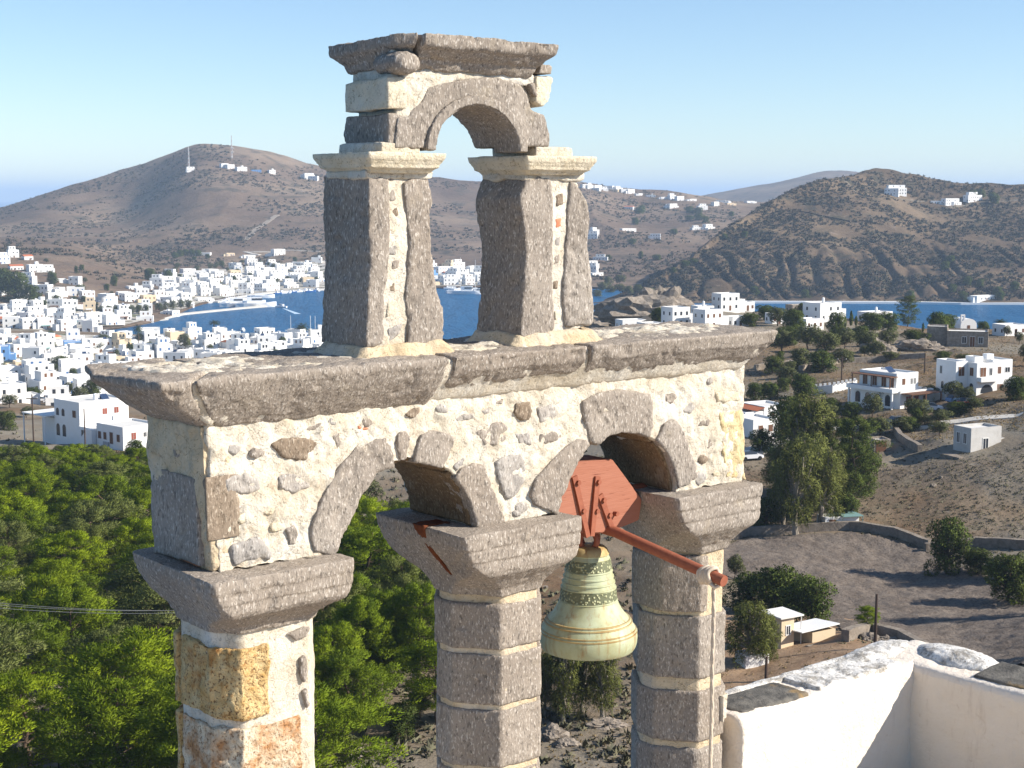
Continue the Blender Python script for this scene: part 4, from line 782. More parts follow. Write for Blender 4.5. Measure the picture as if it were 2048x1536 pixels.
for k_, tr_ in (('pine', 'bark'), ('dark', 'bark'), ('olive', 'bark'), ('euca', 'bark_pale'), ('cedar', 'bark'), ('shrub', 'bark'), ('cypress', 'bark'), ('palm', 'bark')):
    for c_, t_ in PROTO[k_]: t_.materials.append(M[tr_])
SIZE = {'pine': (9.3, 4.2), 'dark': (5, 2.9), 'olive': (4.2, 2.7), 'euca': (12, 4.2), 'cedar': (11, 4.2), 'shrub': (1.6, 1.3), 'cypress': (6.1, .8), 'palm': (7.2, 2.4)}
TREES = []
def plant(kind, name, loc, sh, sw, rz, i):
    c_, t_ = PROTO[kind][i % len(PROTO[kind])]
    e = empty(name, loc, rz); e.scale = (sw, sw, sh)
    link('crown', c_, None, e); link('trunk', t_, None, e)
    return e
# ------------------------------------------------------------------ houses
_wc = {}
def winmesh(w, h, style):
    k = (round(w, 1), round(h, 1), style)
    if k in _wc: return _wc[k]
    w, h = k[0]/2, k[1]; r = []
    if style in ('far', 'door', 'far_b', 'far_r', 'far_u'):
        m_ = {'far': 'glass', 'door': 'brownwood', 'far_b': 'brownwood', 'far_r': 'redwood_s', 'far_u': 'bluewood'}[style]
        me = MB().box(-w, w, -.05, .06, 0, h).mesh('window'); me.materials.append(M[m_]); r = [(me, 'window' if style != 'door' else 'door', None)]
    else:                                       # framed: frame, pane, sill, shutters / arch
        f = .10; fm = MB(); arch = style.startswith('arch')
        if arch:
            ring = [(-w, 0)] + [(-w*math.cos(math.pi*i/10)*1.0, h-w+w*math.sin(math.pi*i/10)) for i in range(11)] + [(w, 0)]
            pane = MB().prism(ring, -.03, .06).mesh('pane'); o_ = [(x*(1+f/w), z+(f if z > h-w-.01 else 0)) for x, z in ring]
            fm.prism(o_, -.015, .06); frame = fm.mesh('window')
        else:
            fm.box(-w-f, -w, -.06, .05, -f, h+f).box(w, w+f, -.06, .05, -f, h+f).box(-w, w, -.06, .05, h, h+f).box(-w, w, -.06, .05, -f, 0).box(-.03, .03, -.055, .02, 0, h)
            frame = fm.mesh('window'); pane = MB().box(-w, w, -.01, .05, 0, h).mesh('pane')
        frame.materials.append(M['frame_w']); pane.materials.append(M['glass']); r = [(frame, 'window', [(pane, 'pane')])]
        if style.endswith('sh') or style.endswith('shr'):
            s = MB().box(-w-.02, -w*.08, -.09, -.055, 0, h).box(w*.08, w+.02, -.09, -.055, 0, h).mesh('shutter'); s.materials.append(M['redwood_s' if style.endswith('r') else 'brownwood']); r[0][2].append((s, 'shutter'))
    _wc[k] = r; return r
def put_win(par, face, x, z, w, h, style, box):
    x0, x1, y0, y1 = box[:4]
    loc, rz = {'f': ((x0+x, y0, z), 0), 'b': ((x1-x, y1, z), math.pi), 'r': ((x1, y0+x, z), math.pi/2), 'l': ((x0, y1-x, z), -math.pi/2)}[face]
    for me, nm, ch in winmesh(w, h, style):
        o = link(nm, me, None, par); o.location = loc; o.rotation_euler = (0, 0, rz)
        for cm, cn in ch or (): link(cn, cm, None, o)
def body(m_, b, par=.35, t_=.22):
    x0, x1, y0, y1, z0, z1 = b; P = lambda e, z: [(x0+e, y0+e, z), (x1-e, y0+e, z), (x1-e, y1-e, z), (x0+e, y1-e, z)]
    if par: m_.loft([P(0, z0), P(0, z1), P(t_, z1), P(t_, z1-par)])
    else: m_.loft([P(0, z0), P(0, z1)])
def house(name, loc, rz, boxes, wins, label, cat='house', group=None, wall='house', parapet=.35, roof=None, extra=None):
    e = empty(name, loc, rz); tag(e, label, cat, group); m_ = MB()
    for b in boxes: body(m_, b, parapet)
    m_.build('wall', M[wall], e)
    m_ = MB()
    for b in boxes:
        if parapet: m_.box(b[0]+.2, b[1]-.2, b[2]+.2, b[3]-.2, b[5]-parapet-.02, b[5]-parapet+.012)
    if parapet and roof != 'none': m_.build('roof', M['roofslab'], e)
    for (bi, face, x, z, w, h, st) in wins: put_win(e, face, x, z, w, h, st, boxes[bi])
    if roof == 'hip' or roof == 'gable':
        b = boxes[0]; x0, x1, y0, y1, z1 = b[0]-.25, b[1]+.25, b[2]-.25, b[3]+.25, b[5]; cy_ = (y0+y1)/2; rr_ = 1.3
        i0, i1 = (x0+1.6, x1-1.6) if roof == 'hip' else (x0, x1)
        MB().add([(x0, y0, z1), (x1, y0, z1), (x1, y1, z1), (x0, y1, z1), (i0, cy_, z1+rr_), (i1, cy_, z1+rr_)], [(0, 1, 5, 4), (2, 3, 4, 5), (1, 2, 5), (3, 0, 4), (0, 3, 2, 1)]).build('roof', M['tile'], e)
    return e
ORD = ['', 'first', 'second', 'third', 'fourth', 'fifth', 'sixth', 'seventh', 'eighth', 'ninth', 'tenth', 'eleventh', 'twelfth', 'thirteenth', 'fourteenth', 'fifteenth', 'sixteenth', 'seventeenth', 'eighteenth', 'nineteenth', 'twentieth',
       'twenty-first', 'twenty-second', 'twenty-third', 'twenty-fourth', 'twenty-fifth', 'twenty-sixth', 'twenty-seventh', 'twenty-eighth', 'twenty-ninth', 'thirtieth']
FOOT = []                                       # (x, y, radius) taken by buildings
def free(x, y, r): return all((x-a)**2+(y-b)**2 > (r+c)**2 for a, b, c in FOOT)
def town_house(rng, px, Y, label, group, yaw=None, small=False, z=None, big=1.0):
    w = rng.uniform(6.5, 11)*big; d = rng.uniform(6, 8.5); st = 1 if small else rng.choice((1, 1, 2, 2, 2)); h = 3.3*st+.5
    x = (px-1024)/FPX*(Y*cp+75*sp_)
    zs = [ground_z(x+a*w*.45, Y+b*d*.5+d*.4) for a in (-1, 1) for b in (-1, 1)]
    z0 = min(zs)-.2 if z is None else z
    if max(zs) < 0.8 or z0 < -2.5: return None
    z0 = max(z0, 0.5)
    yaw = R(rng.choice((38, 30, 24, 16, -8, -25, 34, 42))+rng.uniform(-5, 5)) if yaw is None else yaw
    boxes = [(-w/2, w/2, 0, d, -1.5, h)]; u = rng.random()
    if u < .30: boxes.append((-w/2+rng.uniform(0, .3)*w, w/2-rng.uniform(0.0, .25)*w, d*.35, d-.3, h-.3, h+2.9))
    elif u < .60: boxes.append((w/2, w/2+rng.uniform(2.5, 5), .6, d-.5, -1.5, 3.4 if st == 2 else 2.9))
    elif u < .75: boxes.append((-w/2-rng.uniform(2.5, 4), -w/2, 1.0, d-.2, -1.5, h-2.6 if st == 2 else 2.7))
    elif u < .82: boxes.append((w*.1, w*.1+2.4, d*.5, d-.5, h-.3, h+2.1))
    wins = []; sty = rng.choice(('far', 'far', 'far', 'far_b', 'far_u', 'far'))
    for face, ln in (('f', w), ('r', d), ('l', d)):
        n_ = max(1, int(ln/rng.uniform(2.6, 3.6)))
        for s in range(st):
            for i in range(n_):
                if rng.random() < .78: wins.append((0, face, ln*(i+.5)/n_+rng.uniform(-.25, .25), 3.2*s+1.0, .9, 1.3, sty))
    wins.append((0, 'f', w*rng.uniform(.3, .7), 0.0, 1.0, 2.1, 'door'))
    if len(boxes) > 1 and u < .30: wins += [(1, 'f', (boxes[1][1]-boxes[1][0])*f_, h+.9, .9, 1.3, sty) for f_ in (.3, .7)]
    wall = 'house'; q = rng.random(); roof = None
    if q < .05: wall = 'house_cream'
    elif q < .065: wall = 'house_blue'
    if st == 1 and u > .82 and rng.random() < .45: roof = rng.choice(('hip', 'gable'))
    desc = ('cream' if wall == 'house_cream' else 'blue' if wall == 'house_blue' else 'white') + ' ' + ('two-storey' if st == 2 else 'single-storey')
    desc += ' red-tiled house' if roof else ' flat-roofed house'
    ytop = 395+(CAM_H-(z0+h+2))/Y*FPX
    if 185 < px < 1000 and ytop > 742-(px-185)*.075: return None
    FOOT.append((x, Y+d/2, w*.55))
    e = house('house', (x, Y, z0), yaw, boxes, wins, desc+label, 'house', group, wall, 0 if roof else .35, roof)
    if not roof and Y < 1050:
        q = rng.random(); tx, ty = rng.uniform(-.3, .3)*w, d*rng.uniform(.3, .7); zt = boxes[0][5]-.36
        if u < .30: zt = boxes[1][5]-.36; ty = d*.65; tx = (boxes[1][0]+boxes[1][1])/2
        if q < .22: MB().tube([(tx-.7, ty, zt+.9), (tx+.7, ty, zt+.9)], .34, 8).box(tx-.6, tx+.6, ty-.3, ty+.3, zt, zt+.6).build('roof_tank', M['tank'], e)
        elif q < .42: MB().box(tx-.3, tx+.3, ty-.3, ty+.3, zt, zt+1.3).box(tx-.38, tx+.38, ty-.38, ty+.38, zt+1.3, zt+1.42).build('chimney', M['house'], e)
        elif q < .55: MB().add([(tx-.9, ty-.6, zt+.1), (tx+.9, ty-.6, zt+.1), (tx+.9, ty+.6, zt+1.1), (tx-.9, ty+.6, zt+1.1)], [(0, 1, 2, 3)]).build('solar_panel', M['panel'], e)
        if rng.random() < .3: MB().add([(-w*.3, -1.5, 2.3), (w*.25, -1.5, 2.3), (w*.25, -.02, 2.8), (-w*.3, -.02, 2.8)], [(0, 1, 2, 3)]).build('awning', M[rng.choice(('tank', 'teal', 'brownwood'))], e)
    return e
# ------------------------------------------------------------------ buildings near the monastery
def base(px, py, names=('hillside',)): return hit(px, py, names)
def spec(name, px, py, yaw, boxes, wins, label, cat='house', r=8, **k):
    p = base(px, py, k.pop('sheet', ('hillside',))); a = R(yaw)
    cx, cy2 = sum(b[0]+b[1] for b in boxes)/2/len(boxes), sum(b[2]+b[3] for b in boxes)/2/len(boxes)
    FOOT.append((p.x+cx*math.cos(a)-cy2*math.sin(a), p.y+cx*math.sin(a)+cy2*math.cos(a), r))
    sc = k.pop('scale', 1.0); e = house(name, (p.x, p.y, p.z), a, boxes, wins, label, cat, **k); e.scale = (sc, sc, sc); return e
def add(e, name, mb, mat, sm=None): return mb.build(name, M[mat], e, sm)
# white villa at the edge of the pines
v1 = spec('villa', 247, 902, 47, [(0, 7.8, 0, 8.8, -3, 4.3), (0.6, 11.2, 15.5, 24.5, -4, 7.3), (0.3, 5, 8.8, 15.5, -3, 2.9)],
     [(0, 'l', x, 1.5, .9, 1.3, 'sh') for x in (1.1, 2.9, 7.3)] + [(0, 'l', 5.0, .9, 1.0, 2.1, 'sh'), (0, 'f', 2.2, 1.9, .9, 1.2, 'shr'), (0, 'f', 4.6, 2.1, .6, .8, 'plain')]
     + [(1, 'l', x, 4.2, 1.0, 1.4, 'arch') for x in (1.2, 3.2)] + [(1, 'l', x, .3, 1.2, 2.3, 'arch') for x in (1.2, 3.4)] + [(1, 'l', 7.2, 4.3, 1.1, 1.3, 'sh'), (1, 'f', 5.4, 4.6, .9, 1.1, 'shr'), (1, 'f', 7.9, 4.6, .9, 1.1, 'shr'), (2, 'l', 1.7, .3, 1.4, 2.0, 'plain')],
     'white villa with arched windows and a single-storey wing beyond the pines', 'villa', 14, wall='house')
add(v1, 'parapet_rail', MB().box(-.25, .0, 4.6, 6.4, .2, 1.1), 'metal')
add(v1, 'roof_tank', MB().lathe([(0, 0), (.45, 0), (.45, 1.1), (.2, 1.3), (0, 1.3)], 12, (6.2, 19, 6.9)), 'tank', 40)
add(v1, 'solar_panel', MB().add([(7.4, 18.5, 6.95), (9.0, 18.5, 6.95), (9.0, 19.6, 7.9), (7.4, 19.6, 7.9)], [(0, 1, 2, 3)]).box(7.5, 8.9, 19.55, 19.6, 6.9, 7.8), 'panel')
add(v1, 'antenna', MB().tube([(8.4, 21, 6.9), (8.4, 21, 9.4)], .04, 5).tube([(7.7, 21, 9.2), (9.1, 21, 9.2)], .03, 4).tube([(7.9, 21, 8.9), (8.9, 21, 8.9)], .03, 4), 'metal')
add(v1, 'chimney', MB().box(3.5, 4.1, 8.6, 9.2, 3.8, 5.1), 'house')
add(v1, 'pergola', MB().box(-1.5, 5.4, 24.6, 33, 3.9, 4.1).box(-1.4, -1.2, 24.8, 25.0, -3, 3.9).box(-1.4, -1.2, 32.6, 32.8, -3, 3.9).box(2.2, 5.2, 26.5, 32, -3, 3.0), 'house')
add(v1, 'stair', MB().prism([(14.0, -1), (14.0, .2), (10.6, 3.0), (9.0, 3.0), (9.0, -1)], -.9, .1, 0), 'house')
# villa with a verandah, right of the trees
v2 = spec('villa', 1800, 818, 34, [(0, 9.5, 0, 13, -3, 3.4), (0.6, 6.8, 1.6, 11.2, 3.2, 6.7), (9.5, 13.8, -3.2, 2.4, -3, 2.5)],
     [(1, 'l', x, 3.9, 1.1, 1.9, 'sh') for x in (1.5, 4.0, 6.4, 8.4)] + [(1, 'f', 2.0, 4.4, .8, 1.2, 'sh'), (1, 'f', 4.3, 4.4, .5, 1.1, 'plain'), (1, 'f', 5.2, 4.4, .5, 1.1, 'plain')] + [(0, 'l', x, .2, 1.3, 2.2, 'arch') for x in (2.0, 4.6, 7.2, 9.8)]
     + [(0, 'f', 2.2, .2, 1.2, 2.1, 'shr'), (0, 'f', 4.5, .2, 1.2, 2.1, 'shr'), (0, 'f', 7.0, .9, 1.0, 1.2, 'sh'), (2, 'f', 2.2, .8, .8, 1.2, 'plain')],
     'white two-storey villa with brown verandah roofs behind the crenellated garden wall', 'villa', 11, scale=.86)
add(v2, 'verandah_roof', MB().box(-1.6, .62, 1.2, 11.6, 6.0, 6.15).box(-1.5, -1.35, 1.4, 1.55, 3.0, 6.0).box(-1.5, -1.35, 6.2, 6.35, 3.0, 6.0).box(-1.5, -1.35, 11.2, 11.35, 3.0, 6.0), 'brownwood')
add(v2, 'verandah_roof', MB().box(.2, 9.2, -2.6, 0.0, 2.9, 3.05).box(.4, .6, -2.5, -2.3, -2, 2.9).box(4.4, 4.6, -2.5, -2.3, -2, 2.9).box(8.8, 9.0, -2.5, -2.3, -2, 2.9), 'brownwood')
add(v2, 'balcony', MB().box(-1.9, .0, .4, 12.4, 3.1, 3.9).box(-1.7, -1.4, .6, .9, -3, 3.1).box(-1.7, -1.4, 11.8, 12.1, -3, 3.1), 'house')
add(v2, 'solar_panel', MB().add([(2.2, 5, 6.5), (4.2, 5, 6.5), (4.2, 6.3, 7.5), (2.2, 6.3, 7.5)], [(0, 1, 2, 3)]), 'panel')
v3 = spec('villa', 1952, 792, 22, [(0, 5.4, 0, 8.5, -3, 6.9), (5.4, 10.6, 1.6, 9, -3, 7.2), (-3.0, 0, 3.0, 9.5, -3, 7.1), (1.8, 4.0, 3, 6, 6.6, 7.9)],
     [(0, 'f', 1.6, 4.0, 1.4, 1.9, 'sh'), (0, 'f', 3.6, 4.2, .7, 1.5, 'plain'), (0, 'f', 2.7, .5, 3.2, 1.8, 'arch'), (1, 'f', 1.6, 4.3, 1.1, 1.4, 'sh'), (1, 'f', 3.9, 4.5, 1.2, 1.0, 'plain'), (1, 'f', 1.8, .8, 1.9, 1.2, 'sh'), (1, 'f', 4.2, .8, 1.1, 1.1, 'sh'),
      (0, 'l', 6.9, 4.1, 1.0, 1.7, 'sh'), (0, 'l', 6.9, .6, 1.1, 1.9, 'arch'), (2, 'f', 1.4, 4.0, 1.4, 1.9, 'sh'), (2, 'l', 1.6, 4.1, .7, 1.6, 'plain'), (2, 'l', 4.6, .9, .8, 1.6, 'arch'), (2, 'l', 2.2, .9, .8, 1.6, 'arch'), (2, 'f', 1.4, .8, .9, 1.8, 'arch'), (0, 'l', 5.6, -2.4, 1.0, 2.0, 'shr')],
     'white two-storey villa with stepped bays and an outside stair on a rise', 'villa', 10, scale=.8)
add(v3, 'stair', MB().prism([(5.6, -3), (11.6, -3), (11.6, 3.4), (10.6, 3.4), (5.6, -.6)], .2, 1.6), 'house')
add(v3, 'balcony', MB().box(.2, 5.2, -1.2, 0, 3.0, 3.95), 'house')
add(v3, 'roof_tank', MB().box(6.6, 8.4, 5, 6.4, 7.0, 8.1), 'tank')
gw_ = [base(x, y) for x, y in ((1628, 790), (1665, 786), (1714, 776))]
e = empty('garden_wall', gw_[0]); tag(e, 'low white crenellated garden wall running up to the verandah villa', 'wall')
m_ = MB(); mer = MB()
for a_, b_ in zip(gw_, gw_[1:]):
    d_ = (b_-a_); n_ = int(d_.length/0.9)
    for i in range(n_):
        p, q = a_+d_*i/n_-gw_[0], a_+d_*(i+1)/n_-gw_[0]; z_ = min(p.z, q.z)
        m_.add([(p.x, p.y, z_-2), (q.x, q.y, z_-2), (q.x, q.y+.35, z_-2), (p.x, p.y+.35, z_-2), (p.x, p.y, p.z+1.5), (q.x, q.y, q.z+1.5), (q.x, q.y+.35, q.z+1.5), (p.x, p.y+.35, p.z+1.5)], [(0, 3, 2, 1), (4, 5, 6, 7), (0, 1, 5, 4), (1, 2, 6, 5), (2, 3, 7, 6), (3, 0, 4, 7)])
        o = MB().box(p.x+.1, p.x+.55, p.y+.02, p.y+.33, p.z+1.48, p.z+1.95).build('merlon', M['house'], e)
m_.build('wall_body', M['house'], e)
spec('stone_house', 1893, 693, -18, [(0, 9.0, 0, 7.5, -3, 3.6), (-4.5, 0, 2, 8, -3, 4.4)], [(0, 'f', 3.8, .9, .9, 1.4, 'plain'), (0, 'f', 5.6, .1, 1.0, 2.3, 'sh'), (0, 'f', 7.4, .9, .9, 1.4, 'plain')],
     'flat-roofed grey stone house with pale window frames on the ridge', 'house', 7, wall='rubble')
hut = spec('hut', 1941, 905, 24, [(0, 5.4, 0, 3.6, -2.5, 3.4), (5.4, 7.0, .8, 3.0, -2.5, 1.5)], [(0, 'f', 2.6, .3, .9, 1.5, 'plain'), (0, 'l', 1.0, 1.1, .6, 1.4, 'plain'), (0, 'l', 2.4, 1.1, .6, 1.4, 'plain')], 'small weathered whitewashed hut standing alone on the scrubby slope', 'hut', 5, wall='house_old')
add(hut, 'terrace_wall', MB().box(-3.2, 0, -1.4, 2.6, -3, -.3), 'rubble')
# barrel-vaulted chapel on the ridge
p = base(1937, 663); ch = empty('chapel', (p.x, p.y, p.z-.3), R(8)); tag(ch, 'tiny white barrel-vaulted chapel beside dark trees above the water', 'chapel'); FOOT.append((p.x, p.y+3, 4))
arcp = [(-2.3, -1.5), (-2.3, 2.1)] + [(-2.3*math.cos(math.pi*i/12), 2.1+1.7*math.sin(math.pi*i/12)) for i in range(13)] + [(2.3, -1.5)]
add(ch, 'wall', MB().prism(arcp, 0, 6.5), 'house', 30); put_win(ch, 'f', 2.3, .3, .8, 1.7, 'far_b', (-2.3, 2.3, 0, 6.5))
add(ch, 'bell_cote', MB().box(-2.25, -1.95, .1, .6, 2.6, 4.6).box(-1.35, -1.05, .1, .6, 2.9, 4.6).box(-2.25, -1.05, .1, .6, 4.5, 4.9), 'house')
# farm hut below the field, its lean-to and cistern
fh = spec('farm_hut', 1562, 1299, 30, [(0, 1.7, 0, 2.6, -1, 3.3), (3.2, 6.4, -1.2, 2.0, -1.2, 1.6)], [(0, 'f', .9, 1.5, .5, .9, 'plain')], 'small rendered farm hut with flat slab roof beside the ploughed field', 'hut', 4, wall='house_cream', roof='none', scale=.82)
add(fh, 'roof_slab', MB().box(-.4, 2.7, -.4, 3.1, 3.35, 3.5).tube([(2.5, -.2, -.5), (2.5, -.2, 3.35)], .06, 6).tube([(2.5, 2.9, -.5), (2.5, 2.9, 3.35)], .06, 6), 'roofslab')
add(fh, 'lean_to_roof', MB().add([(1.5, -1.5, 2.0), (6.7, -1.5, 2.25), (6.7, 2.3, 1.85), (1.5, 2.3, 1.7), (1.5, -1.5, 1.9), (6.7, -1.5, 2.12), (6.7, 2.3, 1.72), (1.5, 2.3, 1.6)], [(0, 1, 2, 3), (7, 6, 5, 4), (0, 4, 5, 1), (1, 5, 6, 2), (2, 6, 7, 3), (3, 7, 4, 0)]), 'house')
add(fh, 'rubble_base', MB().box(1.7, 7.2, -2.4, -1.9, -1.4, .7), 'rubble')
p = base(1512, 1334); c_ = empty('cistern', p, R(20)); tag(c_, 'white open-topped cistern box in the dry yard', 'cistern')
m_ = MB(); body(m_, (-1.1, 1.1, -.2, 1.6, -.6, 1.05), .6, .2); m_.build('tank_wall', M['house'], c_)
sh = spec('shed', 1748, 906, 10, [(0, 2.6, 0, 3, -1, 2.0)], [(0, 'f', 1.1, 0, 1.6, 1.7, 'far_b')], 'low dark plank shed above the eucalyptus group', 'shed', 3, wall='rubble')
sh = spec('shed', 1650, 1062, 14, [(0, 4.6, 0, 2.4, -1, 1.7)], [(0, 'f', 1.0, 0, .9, 1.4, 'far_b')], 'low whitewashed shed with teal net roof under the eucalyptus trees', 'shed', 3.4)
add(sh, 'net_roof', MB().box(2.2, 5.0, -.5, 2.5, 1.72, 1.80).tube([(4.9, -.4, -1), (4.9, -.4, 1.75)], .05, 5).tube([(4.9, 2.4, -1), (4.9, 2.4, 1.75)], .05, 5), 'teal')
for (px, py, yaw, w, d, lab, rf) in ((1528, 850, 28, 5.5, 6.5, 'small white house with rust-red porch left of the eucalyptus crowns', 'gable'), (1506, 878, 28, 5.0, 6.0, 'small white house with flat roof nearest the gable cornice, by the trees', None), (1490, 862, 28, 4.0, 5, 'white outbuilding half hidden by the right end of the gable', None)):
    h_ = spec('house', px, py, yaw, [(0, w, 0, d, -2, 3.1)], [(0, 'f', w*.3, 1, .8, 1.1, 'sh'), (0, 'f', w*.7, 1, .8, 1.1, 'sh'), (0, 'l', d*.4, 0.1, .9, 2.0, 'shr')], lab, 'house', 4)
    if rf: add(h_, 'porch_roof', MB().add([(-1.8, -.4, 2.5), (0, -.4, 3.0), (0, d, 3.0), (-1.8, d, 2.5)], [(0, 1, 2, 3)]), 'tile')
# the white houses on the plateau between the gable and the water
PLAT = [(1442, 622, 26, 9, 7, 2, 'largest white cube house left of the eucalyptus-green gardens, against the water'), (1482, 622, 20, 6.5, 6, 1, 'low white wing with plain wall joined to the cube house by the water'),
        (1640, 645, 34, 11, 9, 2, 'big white two-storey mansion with chimney above the cypresses'), (1612, 660, 30, 8, 6, 1, 'low white annex in front of the big mansion'), (1738, 644, 28, 12, 7, 1, 'long single-storey white house with chimney right of the mansion'),
        (1395, 632, 18, 7, 6, 1, 'white house with rounded chimney just above the cornice end'), (1345, 655, 30, 7.5, 7, 2, 'white two-storey house nearest the rock outcrop'), (1410, 660, 32, 8, 7, 2, 'white house with dark doorways over the right cornice block'),
        (1465, 655, 26, 7, 6, 1, 'small white house with brown beam porch over the cornice'), (1245, 660, 20, 10, 7, 1, 'low white house beside the upper right pillar'), (1290, 668, 24, 7, 6, 1, 'white single-storey house over the cornice middle'), (1545, 648, 24, 6, 5, 1, 'small white house between the dark garden trees'),
        (1585, 618, 20, 7, 6, 1, 'grey unplastered house by the water, left of the mansion'), (2010, 672, 20, 9, 7, 1, 'low white house at the right edge above the water'), (1215, 650, 18, 6, 6, 1, 'white cube house touching the upper right pillar')]
for i, (px, py, yaw, w, d, st, lab) in enumerate(PLAT):
    rng = random.Random(500+i); h = 3.3*st+.5; bx = [(0, w, 0, d, -3, h)]
    if st == 2: bx.append((w, w+3.5, 1, d, -3, h-2.6))
    wins = [(0, 'f', w*(k+.5)/3, 3.2*s+1, .9, 1.3, 'far_b' if i % 2 else 'far') for s in range(st) for k in range(3) if rng.random() < .8] + [(0, 'l', d*(k+.5)/2, 3.2*s+1, .8, 1.2, 'far') for s in range(st) for k in range(2)] + [(0, 'f', w*.5, 0, 1, 2.1, 'door')]
    e = spec('house', px, py, yaw, bx, wins, lab, 'house', w*.7, wall='rubble' if 'grey' in lab else 'house', scale=.74)
    if 'chimney' in lab: add(e, 'chimney', MB().lathe([(0, 0), (.55, 0), (.5, 1.6), (.3, 2.0), (0, 2.05)], 12, (w*.55, d*.5, h-.3)), 'house', 40)
# ------------------------------------------------------------------ the town round the bay
rng = random.Random(11)
def shore_at(px): return float(np.interp(px, [-900, -300, 0, 135, 250, 340, 400, 451, 529, 622, 760, 870, 950, 1180], [860, 860, 880, 890, 925, 1005, 1120, 1180, 1255, 1305, 1325, 1330, 1335, 1330]))
def town_row(Y, xa, xb, suffix, group, step=(11, 15), ypx=None, skip=(), **k):
    px = xa; n_ = 0
    while px < xb and n_ < 29:
        yy = (ypx(px) if ypx else Y)+rng.uniform(-9, 9); w_px = rng.uniform(*step)*FPX/yy
        x_ = (px-1024)/FPX*yy
        if free(x_, yy+3, 3.5) and not any(a < px < b for a, b in skip):
            n_ += 1
            e = town_house(rng, px, yy, ', ' + ORD[n_] + suffix, group, **k)
            if e is None: n_ -= 1
        px += w_px
G1 = 'white houses of the town on the near shore'
near_rows = [(445, -60, 215), (485, -60, 215), (525, -60, 205), (565, -60, 215), (603, -60, 330), (640, -60, 660), (672, -60, 660), (704, -60, 660), (734, -60, 660), (764, -60, 660), (793, -60, 970), (820, 300, 970)]
for i, (Y, a, b) in enumerate(near_rows[::-1]):
    town_row(Y, a, b, ' from left in near-shore row ' + ['nearest the water', 'two back', 'three back', 'four back', 'five back', 'six back', 'seven back', 'eight back', 'nine back', 'ten back', 'eleven back', 'behind the villa'][i] , G1, skip=((665, 868),))
G2 = 'white houses on the hillside west of the bay'
for i, (Y, a, b) in enumerate(((890, -60, 235), (930, -60, 262), (968, -60, 300), (1005, -60, 300), (1045, -60, 130), (1085, -60, 110), (1140, -60, 60))):
    town_row(Y, a, b, ' from left in hillside row ' + ['lowest', 'second up', 'third up', 'fourth up', 'fifth up', 'sixth up', 'topmost'][i], G2, step=(9, 14) if i < 4 else (13, 24))
G3 = 'white houses of the town across the bay'
for i in range(8):
    town_row(0, 335, 645, ' from left in far-shore row ' + ['on the quay', 'second up', 'third up', 'fourth up', 'fifth up', 'sixth up', 'seventh up', 'topmost'][i], G3, ypx=lambda px, i=i: shore_at(px)+16+i*44, step=(12, 17) if i < 6 else (12, 26), big=1.2)
for i in range(6):
    town_row(0, 866, 985, ' from left between the upper pillars, row ' + ['on the quay', 'second', 'third', 'fourth', 'fifth', 'topmost'][i], 'houses seen between the upper pillars', ypx=lambda px, i=i: shore_at(px)+16+i*40, step=(11, 18), big=1.35)
# scattered houses in the far valley, on the ridges and by the mast
G4 = 'scattered far houses north of the bay'
FAR = [(px, py, 'north_shore') for px, py in ((1196, 552), (1184, 478), (1192, 470), (1254, 462), (1262, 462), (1392, 460), (1402, 459), (1418, 458), (1432, 412), (1440, 404), (1470, 402), (1446, 398), (1476, 392), (1490, 399), (1500, 406), (1460, 410), (1508, 394), (1452, 406), (1172, 377), (1180, 378), (1188, 380), (1196, 379), (1206, 381), (1216, 380), (1226, 383),
       (1238, 384), (1250, 386), (1262, 387), (1280, 391), (1300, 394), (1330, 398), (1345, 399), (1360, 401), (1385, 402), (1256, 418), (1336, 416), (1346, 416), (1405, 420), (1186, 540), (1310, 478), (1200, 520),
       (386, 342), (466, 338), (454, 336), (488, 343), (516, 344), (548, 349), (615, 357), (622, 359), (628, 361), (500, 516), (462, 512), (408, 511), (505, 530), (560, 510), (545, 512))]
FAR += [(1778, 390, 'east_hill'), (1790, 389, 'east_hill'), (1900, 410, 'east_hill'), (1876, 408, 'east_hill'), (1945, 403, 'east_hill'), (1974, 600, 'east_hill'), (1180, 545, 'north_shore')]
HS = [(60, 520), (36, 540), (74, 545), (96, 545), (52, 570), (82, 588), (108, 592), (132, 604), (152, 592), (178, 600), (18, 555), (122, 566), (148, 570), (205, 606), (8, 640), (226, 612), (30, 515), (8, 528), (105, 615), (66, 610),
      (265, 604), (286, 594), (300, 608), (320, 598), (338, 584), (292, 578), (312, 572), (272, 580), (250, 592), (332, 612), (350, 600), (362, 588)]
for n_, (px, py) in enumerate(sorted(HS)):
    p = hit(px, py, ('north_shore',))
    if p is not None and free(p.x, p.y+3, 3.0): town_house(rng, px, p.y, ', %s from left on the slope west of the bay' % (ORD[n_+1] if n_ < 30 else 'thirty-%s' % ORD[n_-29]), G2, z=p.z-.6, big=1.15)
words = {'north_shore': 'on the slopes beyond the bay', 'east_hill': 'on the gullied hill'}
cnt = {}
for px, py, sh_ in sorted(FAR):
    p = hit(px, py, (sh_,))
    if p is None or p.y > 3000: continue
    cnt[sh_] = cnt.get(sh_, 0)+1
    n_ = cnt[sh_]
    z_ = 'on the mast hill' if px < 640 and py < 400 else words[sh_]
    town_house(rng, px, p.y, ', ' + (ORD[n_] if n_ < 31 else ORD[n_-30] + ' after thirty') + ' from left ' + z_, G4, big=1.9 if sh_ == 'east_hill' else 1.5, z=p.z-.5, small=(px % 3 == 0))
